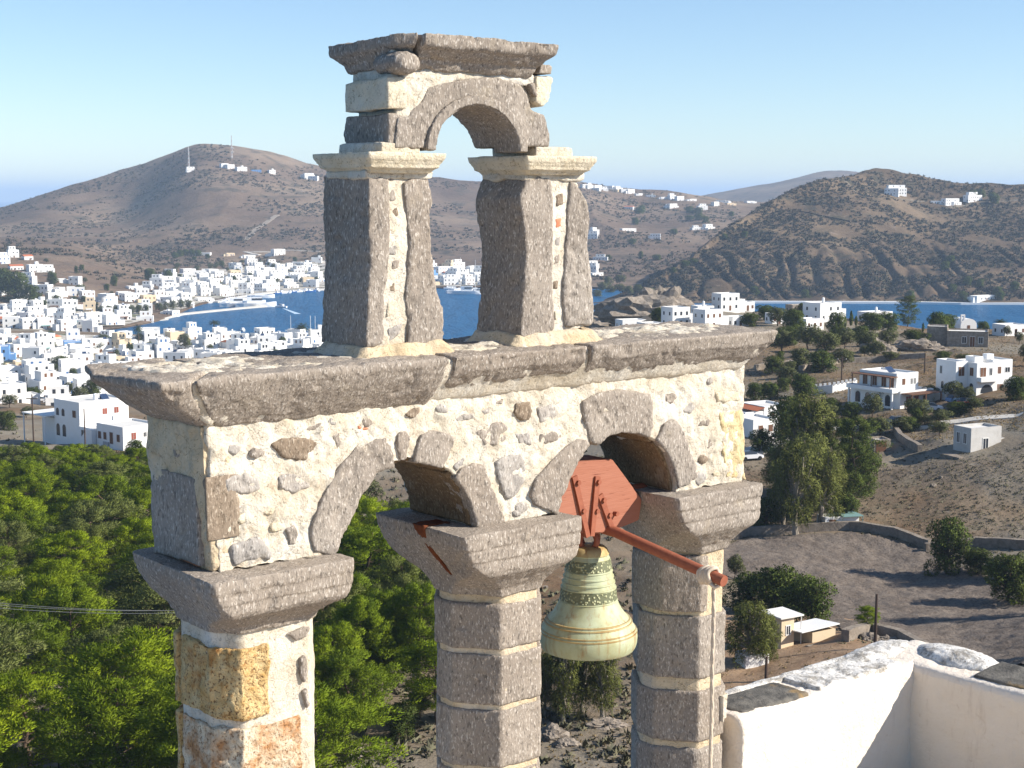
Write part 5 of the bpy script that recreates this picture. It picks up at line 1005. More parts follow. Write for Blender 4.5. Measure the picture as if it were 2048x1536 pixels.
# ------------------------------------------------------------------ quay, pier, sea wall, paths
def ribbon(name, pts, w, h, mat, label=None, cat=None, kind=None, z=None, sheets=('hillside', 'north_shore', 'east_hill'), under=2.0, dense=8.0):
    P = []
    for q in pts:
        if len(q) == 3: P.append(Vector(q))
        else:
            p = hit(q[0], q[1], sheets)
            if p is not None: P.append(p)
    Q = []
    for a, b in zip(P, P[1:]):
        n_ = max(1, int((b-a).length/dense)); Q += [a+(b-a)*i/n_ for i in range(n_)]
    Q.append(P[-1])
    rings = []
    for i, p in enumerate(Q):
        d_ = (Q[min(i+1, len(Q)-1)]-Q[max(i-1, 0)]); n_ = Vector((-d_.y, d_.x, 0)).normalized()*w/2
        g = z if z is not None else ground_z(p.x, p.y, sheets)
        rings.append([(p.x-n_.x, p.y-n_.y, g-under), (p.x+n_.x, p.y+n_.y, g-under), (p.x+n_.x, p.y+n_.y, g+h), (p.x-n_.x, p.y-n_.y, g+h)])
    o = MB().loft(rings).build(name, M[mat])
    return tag(o, label, cat, None, kind)
def sea_pt(px, py): d = ray(px, py); t_ = -CAM_H/d.z; return (d.x*t_, d.y*t_, 0)
ribbon('pier', [sea_pt(*q) for q in ((322, 639), (362, 630), (420, 624), (480, 618), (541, 613))], 5, 1.1, 'quay', kind='structure', z=0.0)
ribbon('quay', [sea_pt(*q) for q in ((418, 606), (450, 599), (500, 590), (560, 584), (640, 580), (700, 577), (980, 575), (1150, 576))], 14, 1.3, 'quay', kind='structure', z=0.0)
ribbon('beach', [sea_pt(*q) for q in ((185, 652), (230, 648), (280, 643), (322, 639))], 14, .5, 'quay', kind='structure', z=0.0)
ribbon('coast_road', [sea_pt(*q) for q in ((1440, 606), (1600, 606.5), (1800, 607), (1920, 609), (2080, 609), (2300, 609))], 6, 1.6, 'house', 'long white sea wall along the foot of the gullied hill', 'sea wall', z=0.0)
for i, (pts, lab) in enumerate((([(1690, 362), (1712, 385), (1745, 394), (1800, 398), (1850, 402)], 'pale road climbing to the white house on the gullied hill'), ([(1850, 410), (1900, 415), (1945, 406), (2048, 398)], 'pale road along the crest above the gullied hill'))):
    ribbon('hill_road', pts, 3.5, .4, 'near', kind='structure', sheets=('east_hill',), under=.8)
ribbon('hill_road', [(520, 510), (490, 504), (560, 502), (640, 503)], 5, .5, 'quay', kind='structure', sheets=('north_shore',), under=.8)
for pts in ([(490, 480), (505, 466), (525, 450), (555, 430)],): ribbon('hill_track', pts, 7, .3, 'rubble', kind='structure', sheets=('north_shore',), under=.6)
for pts, lab in (([(1475, 528), (1510, 506), (1545, 482), (1575, 462)], 'dry stone wall slanting up the gullied hill'), ([(1490, 521), (1560, 522), (1640, 524), (1745, 523)], 'dry stone wall running level above the gullies'), ([(1540, 412), (1600, 424), (1660, 436), (1700, 444)], 'dry stone wall near the crest of the gullied hill')):
    ribbon('dry_stone_wall', pts, 1.2, 1.2, 'farr', lab, 'wall', sheets=('east_hill',))
for pts, lab in (([(1440, 1085), (1490, 1072), (1600, 1066), (1700, 1060), (1790, 1072), (1860, 1098)], 'rubble retaining wall along the top of the ploughed field'), ([(1690, 1285), (1740, 1270), (1800, 1284), (1850, 1310), (1880, 1330)], 'tumbled rubble wall below the ploughed field'), ([(1850, 1105), (1950, 1092), (2060, 1098)], 'low rubble wall right of the field tree'),
                 ([(1600, 742), (1680, 726), (1760, 722), (1850, 716)], 'grey terrace wall through the olive trees'), ([(1510, 740), (1580, 730), (1650, 745)], 'short terrace wall below the olives'), ([(1840, 905), (1800, 880), (1790, 862)], 'leaning stone wall above the eucalyptus shed')):
    ribbon('rubble_wall', pts, .7, 1.1, 'rubble', lab, 'wall', sheets=('hillside',), dense=1.2)
ribbon('lane', [(1500, 905), (1560, 880), (1640, 858), (1720, 848), (1850, 852), (1950, 838), (2060, 822)], 4, .12, 'quay', kind='structure', sheets=('hillside',), under=.5, dense=2)
ribbon('dirt_track', [(1700, 1050), (1720, 1000), (1745, 950), (1790, 915), (1850, 900)], 3, .08, 'near', kind='structure', sheets=('hillside',), under=.4, dense=1.5)
def drape(name, pxa, pxb, ya, yb, sheets, nx=90, ny=70, up=.10, mat='paving'):
    V, ok = [], []
    for j in range(ny):
        for i in range(nx):
            px = pxa+(pxb-pxa)*i/(nx-1); t_ = j/(ny-1); Y = ya(px)+(yb(px)-ya(px))*t_; x = (px-1024)/FPX*(Y*cp+70*sp_); g = ground_z(x, Y, sheets); V.append((x, Y, g+up)); ok.append(g > .9)
    F = [(j*nx+i, j*nx+i+1, (j+1)*nx+i+1, (j+1)*nx+i) for j in range(ny-1) for i in range(nx-1)]; F = [f for f in F if all(ok[k] for k in f)]
    o = link(name, np_mesh(name, V, F, True), M[mat]); o['kind'] = 'structure'
drape('yard', 1430, 1720, lambda p: 112, lambda p: 147 + 3*math.sin(p/30), ('hillside',), 60, 50, .06, 'yard')
drape('town_ground', -80, 980, lambda p: 470 if p < 330 else 630, lambda p: 858, ('hillside',), up=.25)
drape('town_ground', -80, 300, lambda p: shore_at(p)+3, lambda p: shore_at(p)+130, ('north_shore',), 50, 40, up=.5)
drape('town_ground', 335, 650, lambda p: shore_at(p)+4, lambda p: shore_at(p)+340, ('north_shore',), 60, 60, up=.5)
drape('town_ground', 860, 1000, lambda p: shore_at(p)+4, lambda p: shore_at(p)+250, ('north_shore',), 40, 40, up=.5)
# ------------------------------------------------------------------ ploughed field with real furrows
fp = [hit(x, y, ('hillside',)) for x, y in ((1425, 1092), (1500, 1078), (1600, 1070), (1700, 1066), (1780, 1078), (1850, 1104), (1960, 1150), (2100, 1210), (2100, 1330), (1880, 1320), (1760, 1262), (1690, 1270), (1640, 1230), (1560, 1150), (1425, 1160))]
fx, fy = np.array([p.x for p in fp]), np.array([p.y for p in fp])
gx, gy = np.meshgrid(np.arange(fx.min(), fx.max(), .33), np.arange(fy.min(), fy.max(), .33))
def inside(x, y):
    r = np.zeros(x.shape, bool); j = len(fx)-1
    for i in range(len(fx)):
        c = ((fy[i] > y) != (fy[j] > y)) & (x < (fx[j]-fx[i])*(y-fy[i])/(fy[j]-fy[i]+1e-9)+fx[i]); r ^= c; j = i
    return r
ins = inside(gx, gy); fa, fb = hit(1490, 1100, ('hillside',)), hit(1640, 1205, ('hillside',)); fd = (fb-fa).xy.normalized()
cross = gx*(-fd.y)+gy*fd.x; pts3 = np.stack([gx.ravel(), gy.ravel(), gx.ravel()*0], 1)
fur = 0.035*np.sin((cross.ravel()+.7*fbm(pts3/5, 3, 3))*2*math.pi/1.05)*(.5+.6*noise(pts3/6, 31))+0.20*fbm(pts3/.75, 3, 9)+.08
gz = np.array([ground_z(x, y, ('hillside',)) if k else 0 for x, y, k in zip(gx.ravel(), gy.ravel(), ins.ravel())])
V = np.stack([gx.ravel(), gy.ravel(), gz+fur+.07], 1); idx = np.arange(gx.size).reshape(gx.shape)
q = np.stack([idx[:-1, :-1].ravel(), idx[:-1, 1:].ravel(), idx[1:, 1:].ravel(), idx[1:, :-1].ravel()], 1); q = q[ins.ravel()[q].all(1)]
used, inv = np.unique(q, return_inverse=True); o = link('field', np_mesh('field', V[used], inv.reshape(-1, 4), True), M['soil']); o['kind'] = 'structure'
# ------------------------------------------------------------------ the pine wood on the slope
rng = random.Random(5)
cand = []
tries = 0
while tries < 9000:
    tries += 1; px = rng.uniform(-150, 880); Y = rng.uniform(84, 236)
    if px > 640 and Y < 104: continue
    if px > 700 and Y < 108: continue
    x = (px-1024)/FPX*(Y*cp+40*sp_); sz = rng.uniform(.80, 1.25)*(1.0 if Y < 150 else .85 if Y < 195 else .66)
    if Y > 200 and px < 330: sz *= .8
    if not free(x, Y, 2.5): continue
    ytop = 395+(CAM_H-(ground_z(x, Y, ('hillside',))+9.2*sz))/Y*FPX
    if ytop < (862 if px < 60 else 888 if px < 345 else 985): continue
    if all((x-a)**2+(Y-b)**2 > (3.3*(sz+c))**2 for a, b, c in cand): cand.append((x, Y, sz))
cand.sort(key=lambda c: c[1])
RANKW = ['nearest', 'second', 'third', 'fourth', 'fifth', 'sixth', 'seventh', 'eighth', 'ninth', 'tenth', 'eleventh', 'twelfth', 'thirteenth', 'fourteenth', 'fifteenth', 'sixteenth']
rows = [cand[i:i+12] for i in range(0, len(cand), 12)]
i = 0
for rnk, row in enumerate(rows):
    for n_, (x, Y, sz) in enumerate(sorted(row, key=lambda c: c[0]/c[1])):
        i += 1; e = plant('pine', 'pine_tree', (x, Y, ground_z(x, Y, ('hillside',))-.1), sz*rng.uniform(.85, 1.0), sz*rng.uniform(.95, 1.15), rng.uniform(0, 6.28), rng.randrange(6))
        tag(e, 'bushy yellow-green pine, %s from left in %s rank of the pine wood' % (ORD[n_+1], RANKW[min(rnk, 15)]), 'tree', 'pines of the wood below the gable'); FOOT.append((x, Y, .5))
# ------------------------------------------------------------------ single trees: (base px, py, height px, width px, kind, label)
ONE = [(668, 1440, 210, 150, 'pine', 'tall pine beside the left pillar, seen through the left arch'), (722, 1405, 220, 150, 'pine', 'dark pine with bare trunk left of the clearing'), (768, 1388, 210, 140, 'pine', 'pine behind the clearing bush'), (835, 1395, 225, 150, 'pine', 'pine against the middle pillar'), (690, 1330, 200, 150, 'pine', 'pine in the middle of the left arch view'), (800, 1305, 190, 150, 'pine', 'pine behind, under the left arch'),
  (1592, 1070, 215, 120, 'euca', 'drooping eucalyptus at the foot of the tall group by the shed'), (1640, 1058, 190, 105, 'euca', 'drooping eucalyptus beside the teal-roofed shed'), (1612, 985, 225, 150, 'euca', 'tallest eucalyptus of the group right of the gable'),
  (1565, 1050, 150, 80, 'euca', 'drooping eucalyptus left of the group foot'), (1622, 1030, 190, 110, 'euca', 'drooping eucalyptus in the heart of the group'), (1660, 1035, 150, 90, 'euca', 'drooping eucalyptus right of the group heart'), (1720, 985, 110, 80, 'dark', 'bright bushy tree at the right edge of the eucalyptus group'), (1580, 900, 110, 100, 'dark', 'dark tree behind the eucalyptus group'),
  (1703, 1015, 190, 120, 'cedar', 'dark layered conifer at the right of the eucalyptus group'), (1668, 985, 150, 110, 'cedar', 'dark conifer in the middle of the eucalyptus group'), (1556, 985, 105, 90, 'euca', 'shorter eucalyptus beside the gable edge'), (1690, 1045, 60, 64, 'dark', 'rounded bush over the small shed'),
  (1530, 1062, 70, 70, 'dark', 'dark bush left of the eucalyptus foot'), (1500, 1050, 46, 42, 'olive', 'small bright bush under the right capital'), (1605, 795, 50, 62, 'dark', 'dark round tree at the left end of the crenellated wall'),
  (1892, 1150, 120, 95, 'dark', 'dark tree casting a long shadow on the field'), (1958, 1150, 55, 72, 'dark', 'low dark bush right of the field tree'), (2018, 1205, 105, 125, 'dark', 'broad dark carob at the right edge by the field'), (1990, 1165, 50, 60, 'olive', 'grey-green bush between carob and field tree'),
  (2140, 1150, 210, 150, 'euca', 'tall tree right of the broad carob, its shadow reaching the field'), (2190, 1215, 230, 160, 'euca', 'second tall tree right of the carob, shading the field'), (2230, 1270, 240, 170, 'euca', 'third tall tree right of the carob, shading the near field'),
  (1560, 1235, 110, 150, 'dark', 'wide dark carob at the left edge of the field'), (1620, 1250, 100, 120, 'dark', 'glossy dark carob bulging over the field edge'), (1500, 1225, 85, 100, 'dark', 'dark carob close to the right pillar'), (1500, 1335, 155, 120, 'euca', 'drooping pepper tree between right pillar and farm hut'), (1535, 1322, 110, 70, 'euca', 'small drooping pepper tree by the farm hut'),
  (1732, 1268, 55, 56, 'pine', 'small yellow-green pine by the utility pole'), (1470, 1160, 50, 40, 'olive', 'small bush left of the ploughed field'),
  (1128, 1447, 215, 110, 'euca', 'drooping tree seen under the bell, with pale trunk'), (1206, 1440, 205, 90, 'euca', 'drooping tree under the right rim of the bell'), (1165, 1425, 170, 80, 'euca', 'drooping tree behind the clapper'), (1090, 1430, 150, 60, 'euca', 'drooping tree touching the middle pillar'),
  (800, 1478, 80, 80, 'dark', 'rounded green bush in the clearing between the pillars'), (690, 1536, 70, 90, 'olive', 'low grey bush at the foot of the pines'), (840, 1440, 60, 50, 'olive', 'grey bush beside the middle pillar'), (735, 1020, 62, 74, 'olive', 'grey-green tree at the top of the pine wood through the left arch'),
  (1815, 654, 62, 46, 'cedar', 'tall dark conifer standing against the water'), (1876, 670, 48, 50, 'dark', 'dark round tree left of the chapel'), (1896, 668, 40, 44, 'dark', 'second dark tree left of the chapel'), (1966, 668, 26, 30, 'dark', 'small dark tree right of the chapel'), (2000, 668, 24, 34, 'palm', 'short palm right of the chapel'),
  (1745, 660, 36, 60, 'dark', 'dark garden tree below the long house'), (1775, 662, 38, 60, 'dark', 'dark garden tree below the conifer'), (1672, 675, 52, 46, 'dark', 'dark round tree in front of the mansion'), (1690, 655, 22, 6, 'cypress', 'slim cypress before the mansion'), (1702, 652, 30, 7, 'cypress', 'tallest slim cypress before the mansion'), (1712, 652, 20, 6, 'cypress', 'short slim cypress right of the mansion door'), (1668, 640, 24, 6, 'cypress', 'slim cypress left of the mansion front'), (1846, 664, 18, 5, 'cypress', 'slim cypress by the water'),
  (1585, 662, 45, 60, 'dark', 'dark tree left of the mansion annex'), (1555, 652, 36, 50, 'olive', 'pale tree at the cornice end'), (1530, 640, 30, 50, 'dark', 'dark tree by the cube house wing'), (1605, 640, 36, 40, 'dark', 'dark tree by the unplastered house'), (1318, 650, 36, 44, 'dark', 'round dark tree over the cornice right block'), (1500, 652, 26, 40, 'dark', 'low tree between plateau houses'), (1575, 690, 38, 60, 'dark', 'dark tree above the cornice tip'),
  (1563, 705, 44, 60, 'olive', 'olive tree nearest the cornice tip'), (1612, 700, 48, 70, 'olive', 'broad olive tree in the upper grove'), (1652, 712, 46, 70, 'olive', 'olive tree in the middle of the grove'), (1690, 700, 42, 60, 'olive', 'olive tree with bare gap beneath, upper grove'), (1735, 705, 44, 56, 'olive', 'olive tree beside the bare patch'), (1752, 718, 36, 44, 'olive', 'leaning small olive on the terrace edge'), (1775, 692, 30, 50, 'olive', 'yellowish olive at the right of the grove'),
  (1600, 738, 40, 60, 'olive', 'olive tree on the second terrace'), (1640, 745, 46, 66, 'dark', 'dark carob among the olives'), (1575, 772, 38, 50, 'olive', 'low olive above the wheat-coloured terrace'), (1545, 745, 34, 44, 'dark', 'dark shrub beneath the cornice tip'), (1685, 735, 36, 56, 'olive', 'olive on the lower grove terrace'), (1720, 680, 30, 40, 'dark', 'dark tree by the grove top'), (1830, 690, 32, 60, 'dark', 'dark scrub tree below the stone house'),
  (1780, 812, 44, 50, 'dark', 'dense round dark tree before the verandah villa'), (1745, 838, 48, 56, 'olive', 'bright bush left of the round dark tree'), (1835, 842, 42, 56, 'olive', 'yellow-green bush right of the round dark tree'), (1700, 842, 40, 50, 'dark', 'garden bush below the crenellated wall'), (1860, 800, 30, 40, 'dark', 'garden bush beside the villa annex'), (1905, 800, 36, 50, 'olive', 'garden bush between the villas'), (1920, 828, 26, 60, 'dark', 'low hedge-like bush below the stepped villa'),
  (1945, 822, 26, 50, 'olive', 'low bush under the outside stair'), (1660, 850, 40, 46, 'olive', 'garden tree above the eucalyptus crowns'), (1815, 862, 30, 50, 'dark', 'garden shrub by the lane'), (1880, 872, 30, 50, 'olive', 'scrub bush above the hut'), (2030, 800, 50, 60, 'dark', 'dark bush right of the stepped villa'), (1760, 872, 36, 60, 'olive', 'dry bush by the plank shed'), (1800, 866, 30, 44, 'olive', 'dry bush right of the plank shed'), (1520, 905, 50, 60, 'dark', 'dark bush between the small houses and the gable'), (1498, 690, 26, 40, 'olive', 'bush above the cornice right end'), (1540, 800, 36, 50, 'dark', 'shrub on the terrace right of the gable'), (1510, 800, 36, 40, 'dark', 'dark shrub next to the gable corner'),
  (30, 600, 60, 70, 'dark', 'big dark tree clump on the hillside at the left edge'), (8, 585, 50, 50, 'dark', 'dark tree left of the big clump'), (62, 606, 38, 40, 'dark', 'dark tree right of the big clump'), (105, 568, 24, 24, 'dark', 'dark tree among the hillside houses'), (160, 590, 22, 26, 'dark', 'tree below the brown knoll'), (228, 572, 22, 18, 'dark', 'tree on the knoll edge'), (335, 565, 26, 22, 'dark', 'dark tree at the edge of the far town'), (300, 560, 24, 26, 'dark', 'tree beside the knoll'),
  (278, 705, 46, 22, 'palm', 'tall palm before the beach'), (604, 682, 34, 36, 'palm', 'palm by the shore next to the upper left pillar'), (430, 668, 22, 30, 'palm', 'short palm on the near shore'), (120, 745, 34, 48, 'dark', 'wide dark tree among the near-shore roofs'), (92, 775, 38, 36, 'dark', 'dark cypress-like tree among the lower roofs'), (370, 702, 34, 36, 'olive', 'green tree at the end of the beach houses'), (195, 705, 22, 34, 'olive', 'pale tree among the roofs'),
  (160, 815, 40, 50, 'olive', 'grey palm-like tree above the villa'), (185, 800, 44, 46, 'dark', 'dark tree above the villa roof'), (60, 800, 26, 60, 'dark', 'dark hedge trees over the villa'), (205, 888, 30, 40, 'dark', 'dark shrub before the villa wing'), (270, 905, 26, 40, 'dark', 'dark shrub under the villa end'), (20, 815, 26, 40, 'olive', 'yellow-green bush left of the villa'), (52, 836, 22, 34, 'olive', 'low bush behind the villa carport'), (110, 795, 22, 40, 'dark', 'dark tree over the villa lot'), (140, 790, 24, 36, 'olive', 'olive tree right of the villa lot'), (8, 860, 40, 60, 'dark', 'dark tree below the carport at the left edge')]
for i_, (a, b) in enumerate(((205, 633), (218, 632), (232, 632), (246, 631), (262, 632), (278, 630), (292, 630), (318, 626), (332, 624), (346, 622), (362, 620), (378, 620))): ONE.append((a, b, 20, 19, 'olive', 'tamarisk by the beach, %s from left in the promenade line' % ORD[i_+1]))
for i_, (a, b) in enumerate(((350, 517), (360, 513), (372, 511), (384, 511), (396, 512))): ONE.append((a, b, 13, 16, 'dark', 'dark tree on the hillock above the far town, %s from left' % ORD[i_+1]))
for i_, (a, b) in enumerate(((575, 566), (590, 564), (604, 568), (618, 566), (632, 567), (470, 560), (395, 545), (420, 540), (520, 535), (548, 540), (360, 560))): ONE.append((a, b, 13, 14, 'olive', 'green tree between far-shore houses, %s of its scatter' % ORD[i_+1]))
TW = random.Random(31); TN = [0, 0, 0]
for i_ in range(400):
    z_ = TW.choice((0, 0, 1, 2, 2)); a, b = [(TW.uniform(-20, 640), TW.uniform(668, 800)), (TW.uniform(-20, 250), TW.uniform(520, 655)), (TW.uniform(335, 640), TW.uniform(516, 596))][z_]
    if (z_ == 0 and a > 190 and b > 740-a*.03) or TN[z_] >= (28, 24, 26)[z_]: continue
    p = hit(a, b)
    if p is None or p.z < 1.4 or not free(p.x, p.y, 1.2): continue
    TN[z_] += 1; k_ = p.y/FPX; hh = TW.uniform(3.5, 6.5)
    ONE.append((a, b, hh/k_, TW.uniform(3.5, 7)/k_, TW.choice(('dark', 'olive')), 'green tree among the %s houses, %s of its scatter' % (('near-shore', 'hillside', 'far-shore')[z_], ORD[TN[z_]])))
SHR = random.Random(44); SN = 0
for i_ in range(300):
    a, b = SHR.uniform(1500, 2060), SHR.choice((SHR.uniform(655, 760), SHR.uniform(760, 900)))
    p = hit(a, b, ('hillside',))
    if SN >= 30 or not free(p.x, p.y, 1.6) or (b > 850 and a > 1900): continue
    SN += 1; k_ = p.y/FPX; ONE.append((a, b, SHR.uniform(1.4, 3.2)/k_, SHR.uniform(2.2, 4.6)/k_, SHR.choice(('olive', 'dark', 'olive')), 'low green shrub on the terraces between the villas, %s of its scatter' % ORD[SN]))
VAL = random.Random(3)
for i_ in range(26):
    a = VAL.uniform(1190, 1500); b = VAL.uniform(420, 545)
    if a > 1400 and b > 490: continue
    ONE.append((a, b, VAL.uniform(9, 15), VAL.uniform(12, 24), 'dark', 'dark tree in the green valley, %s of its scatter' % ORD[i_+1]))
for i_, (a, b) in enumerate(((1205, 585), (1222, 592), (1240, 588), (1258, 592), (1275, 590), (1216, 575), (1240, 570), (1196, 600), (1300, 596))): ONE.append((a, b, 20, 26, 'olive', 'pale tree on the flat at the foot of the gullied hill, %s of its line' % ORD[i_+1]))
for i_, (a, b) in enumerate(((1508, 590), (1905, 585), (1935, 570), (1960, 575), (1890, 540), (1900, 528), (1820, 598), (1925, 600), (1995, 590), (2030, 580), (1985, 402), (1990, 408), (1945, 398), (1960, 395), (2000, 600), (1610, 596))): ONE.append((a, b, 18, 22, 'dark', 'dark tree on the gullied hill, %s of its scatter' % ORD[i_+1]))
rng = random.Random(8)
GRP = {'euca': 'drooping trees', 'dark': 'dark carobs and bushes', 'olive': 'olives and pale bushes', 'cedar': 'conifers', 'cypress': 'cypresses', 'palm': 'palms', 'pine': 'single pines'}
NM = {'euca': 'eucalyptus_tree', 'dark': 'carob_tree', 'olive': 'olive_tree', 'cedar': 'conifer_tree', 'cypress': 'cypress_tree', 'palm': 'palm_tree', 'pine': 'pine_tree'}
for i, (px, py, hp, wp, kd, lab) in enumerate(ONE):
    p = hit(px, py)
    if p is None: continue
    m_ = p.y/FPX; h, w = SIZE[kd]
    e = plant(kd, NM[kd], p, hp*m_/h, wp*m_/2/w, rng.uniform(0, 6.28), i)
    tag(e, lab, 'tree' if hp > 24 else 'small tree', GRP[kd])
# ------------------------------------------------------------------ scrub that nobody could count
from mathutils import noise as mnoise
def clump(sc, th): return lambda p, a, b: mnoise.fractal(Vector((p.x/sc, p.y/sc, 0)), 0.9, 2.1, 3)+random.random()*.55 > th
def scatter(name, sheet_, n, region, size, mat, label, seed, flat=.6, tri=11, keep=None, group=None):
    rg = np.random.default_rng(seed); C = []; S2 = []
    px = rg.uniform(region[0], region[1], n*3); py = rg.uniform(region[2], region[3], n*3)
    for a, b in zip(px, py):
        if len(C) >= n: break
        p = hit(a, b, sheet_)
        if p is None or p.z < 1.2: continue
        if keep is not None and not keep(p, a, b): continue
        if not free(p.x, p.y, .4): continue
        C.append(p[:]); S2.append(rg.uniform(*size))
    C = np.array(C); S2 = np.array(S2); m = len(C)
    c = np.repeat(C, tri, 0); s = np.repeat(S2, tri)[:, None]; o = rg.normal(size=(m*tri, 3)); o /= np.linalg.norm(o, axis=1)[:, None]; o[:, 2] = np.abs(o[:, 2])*flat
    V, F = leaves(c+o*s*rg.uniform(.2, .8, (m*tri, 1)), o+rg.normal(size=o.shape)*.5+np.array([0, 0, .5]), (s[:, 0]*rg.uniform(.5, 1.0, m*tri)), s[:, 0]*rg.uniform(.16, .34, m*tri), rg)
    N = puff(V, np.repeat(C, tri*3, 0)-np.array([0, 0, .3]), .5)
    ob = link(name, leafy(name, V, N, mat)); tag(ob, label, 'scrub', group, 'stuff'); return ob
scatter('scrub', ('east_hill',), 11000, (1240, 2100, 345, 605), (.7, 2.4), 'shrub_heath', 'low dark scrub dotting the gullied hill', 1, keep=clump(45, .12))
scatter('scrub', ('north_shore',), 9000, (-30, 1500, 290, 560), (1.0, 3.0), 'shrub_far', 'low dark scrub dotting the mast hill and valley', 2, keep=clump(110, .30))
scatter('dry_scrub', ('hillside',), 9000, (1440, 2080, 640, 1340), (.08, .30), 'shrub_dry', 'dry grey scrub over the slope at the right', 3, tri=8, keep=lambda p, a, b: b < 1290 and not inside(np.array([p.x]), np.array([p.y]))[0])
scatter('dry_scrub', ('hillside',), 3000, (-60, 1300, 830, 1560), (.2, .7), 'shrub_dry', 'dry scrub on the floor of the pine wood', 4)
scatter('dry_grass', ('hillside',), 8000, (1440, 2080, 640, 880), (.10, .28), 'drygrass', 'straw-coloured dry grass on the terraces', 5, 1.0, 7)
scatter('dry_grass', ('hillside',), 1500, (1040, 1700, 1290, 1560), (.06, .2), 'drygrass', 'straw-coloured dry grass in the yard below', 6, 1.2, keep=lambda p, a, b: not inside(np.array([p.x]), np.array([p.y]))[0])
# ------------------------------------------------------------------ rocks, poles, boats, masts
rng = random.Random(77)
def boulder(name, p, s, label, cat='rock', group=None, seed=1, mat='rubble', flat=.7):
    rg = np.random.default_rng(seed); V = []; me = bmesh.new(); bmesh.ops.create_icosphere(me, subdivisions=4, radius=1); co = np.array([v.co[:] for v in me.verts])
    d = .95+.6*fbm(co*1.4+seed*7.7, 3, seed)+.45*np.abs(fbm(co*3+seed, 4, seed))+.2*fbm(co*9+seed, 3, seed); co = co*d[:, None]*np.array(s)
    for v, c in zip(me.verts, co): v.co = c
    m = bpy.data.meshes.new(name); me.to_mesh(m); me.free(); o = link(name, m, M[mat]); o.location = p; return tag(o, label, cat, group)
for i, (px, py, s, lab) in enumerate(((1290, 628, (13, 8, 6.0), 'craggy brown rock outcrop beside the water'), (1240, 640, (11, 7, 4.0), 'lower shoulder of the rock outcrop by the houses'), (1318, 622, (6, 5, 6.5), 'pointed right end of the rock outcrop'),
        (1100, 1475, (1.0, .8, .7), 'pale boulder under the left of the bell'), (1130, 1490, (.8, .6, .4), 'smaller boulder by the drooping trees'), (1215, 1452, (1.4, .7, .5), 'long boulder under the right of the bell'), (700, 1510, (1.2, .9, .6), 'white boulder in the pine clearing'),
        (1740, 1282, (.9, .7, .6), 'pale boulder left in the tumbled wall'), (1775, 1286, (1.0, .7, .55), 'pale boulder right in the tumbled wall'), (1866, 972, (.35, .3, .3), 'small white rock on the scrub slope'), (1881, 956, (.28, .3, .25), 'smaller white rock up the scrub slope'), (1755, 705, (3.2, 2.2, 2.6), 'grey crag in the olive terraces'), (1840, 700, (5, 3, 2.2), 'broken crag under the stone house'), (1900, 640, (2, 2, 1), 'rock by the chapel trees'))):
    p = hit(px, py, ('hillside',)); boulder('boulder', p, s, lab, seed=i+1)
def pole(px, py, hp, lab, arms=True):
    p = hit(px, py, ('hillside',)); h = hp*p.y/FPX; e = empty('utility_pole', p); tag(e, lab, 'pole', 'timber utility poles')
    MB().tube([(0, 0, -.6), (0, 0, h)], [.15, .10], 8).build('post', M['pole'], e)
    if arms:
        MB().box(-.9, .9, -.06, .06, h-.75, h-.6).build('crossarm', M['pole'], e)
        for x in (-.8, 0, .8): MB().lathe([(0, 0), (.07, 0), (.05, .18), (0, .2)], 6, (x, 0, h-.6)).build('insulator', M['frame_w'], e)
    return p, h
for a in ((70, 950, 165, 'tall dark utility pole left of the villa', True), (171, 905, 90, 'thinner utility pole in front of the villa', False), (1750, 1300, 118, 'utility pole standing before the ploughed field', False), (1532, 1362, 52, 'short post in the dry yard', False), (1683, 760, 48, 'utility pole among the olive terraces', True), (1849, 745, 40, 'utility pole between the villas', False), (1712, 806, 34, 'short utility pole below the crenellated wall', False), (1545, 842, 26, 'thin pole by the small white houses', False)): pole(*a)
for i, (z0, z1) in enumerate(((1200, 1213), (1205, 1212), (1211, 1217))):
    a = at(-60, z0, 92); b = at(420, z1+6, 99); pts = [a+(b-a)*t+Vector((0, 0, -1.2*4*t*(1-t)*.25)) for t in np.linspace(0, 1, 14)]
    tag(MB().tube([tuple(p) for p in pts], .014, 5).build('power_line', M['wire']), ['topmost', 'middle', 'lowest'][i] + ' of three grey power lines crossing the pines', 'power line', 'power lines over the pines')
# masts on the hill
for px, py, hp, lab in ((464, 316, 44, 'tall red-white lattice radio mast below the summit'), (378, 335, 40, 'thin lattice radio mast by the white station on the hill')):
    p = hit(px, py, ('north_shore',)); h = hp*p.y/FPX*1.0; e = empty('radio_mast', p); tag(e, lab, 'radio mast', 'radio masts'); w = 1.1
    for sx, sy in ((-w, -w), (w, -w), (0, w)): MB().tube([(sx, sy, -2), (sx*.3, sy*.3, h)], .28, 5).build('leg', M['mast'], e)
    for k in range(10):
        t0, t1 = k/10, (k+1)/10; f0, f1 = (1-.7*t0)*w, (1-.7*t1)*w; MB().tube([(-f0, -f0, h*t0), (f1, -f1, h*t1)], .16, 4).tube([(f0, -f0, h*t0), (-f1, -f1, h*t1)], .16, 4).build('brace', M['hullred'] if k % 2 else M['mast'], e)
    if px > 400:
        for z_ in (.25, .42): MB().lathe([(0, 0), (1.7, .3), (1.9, .9), (0, .6)], 14, (1.8, -1.2, h*z_)).build('dish', M['boat'], e)
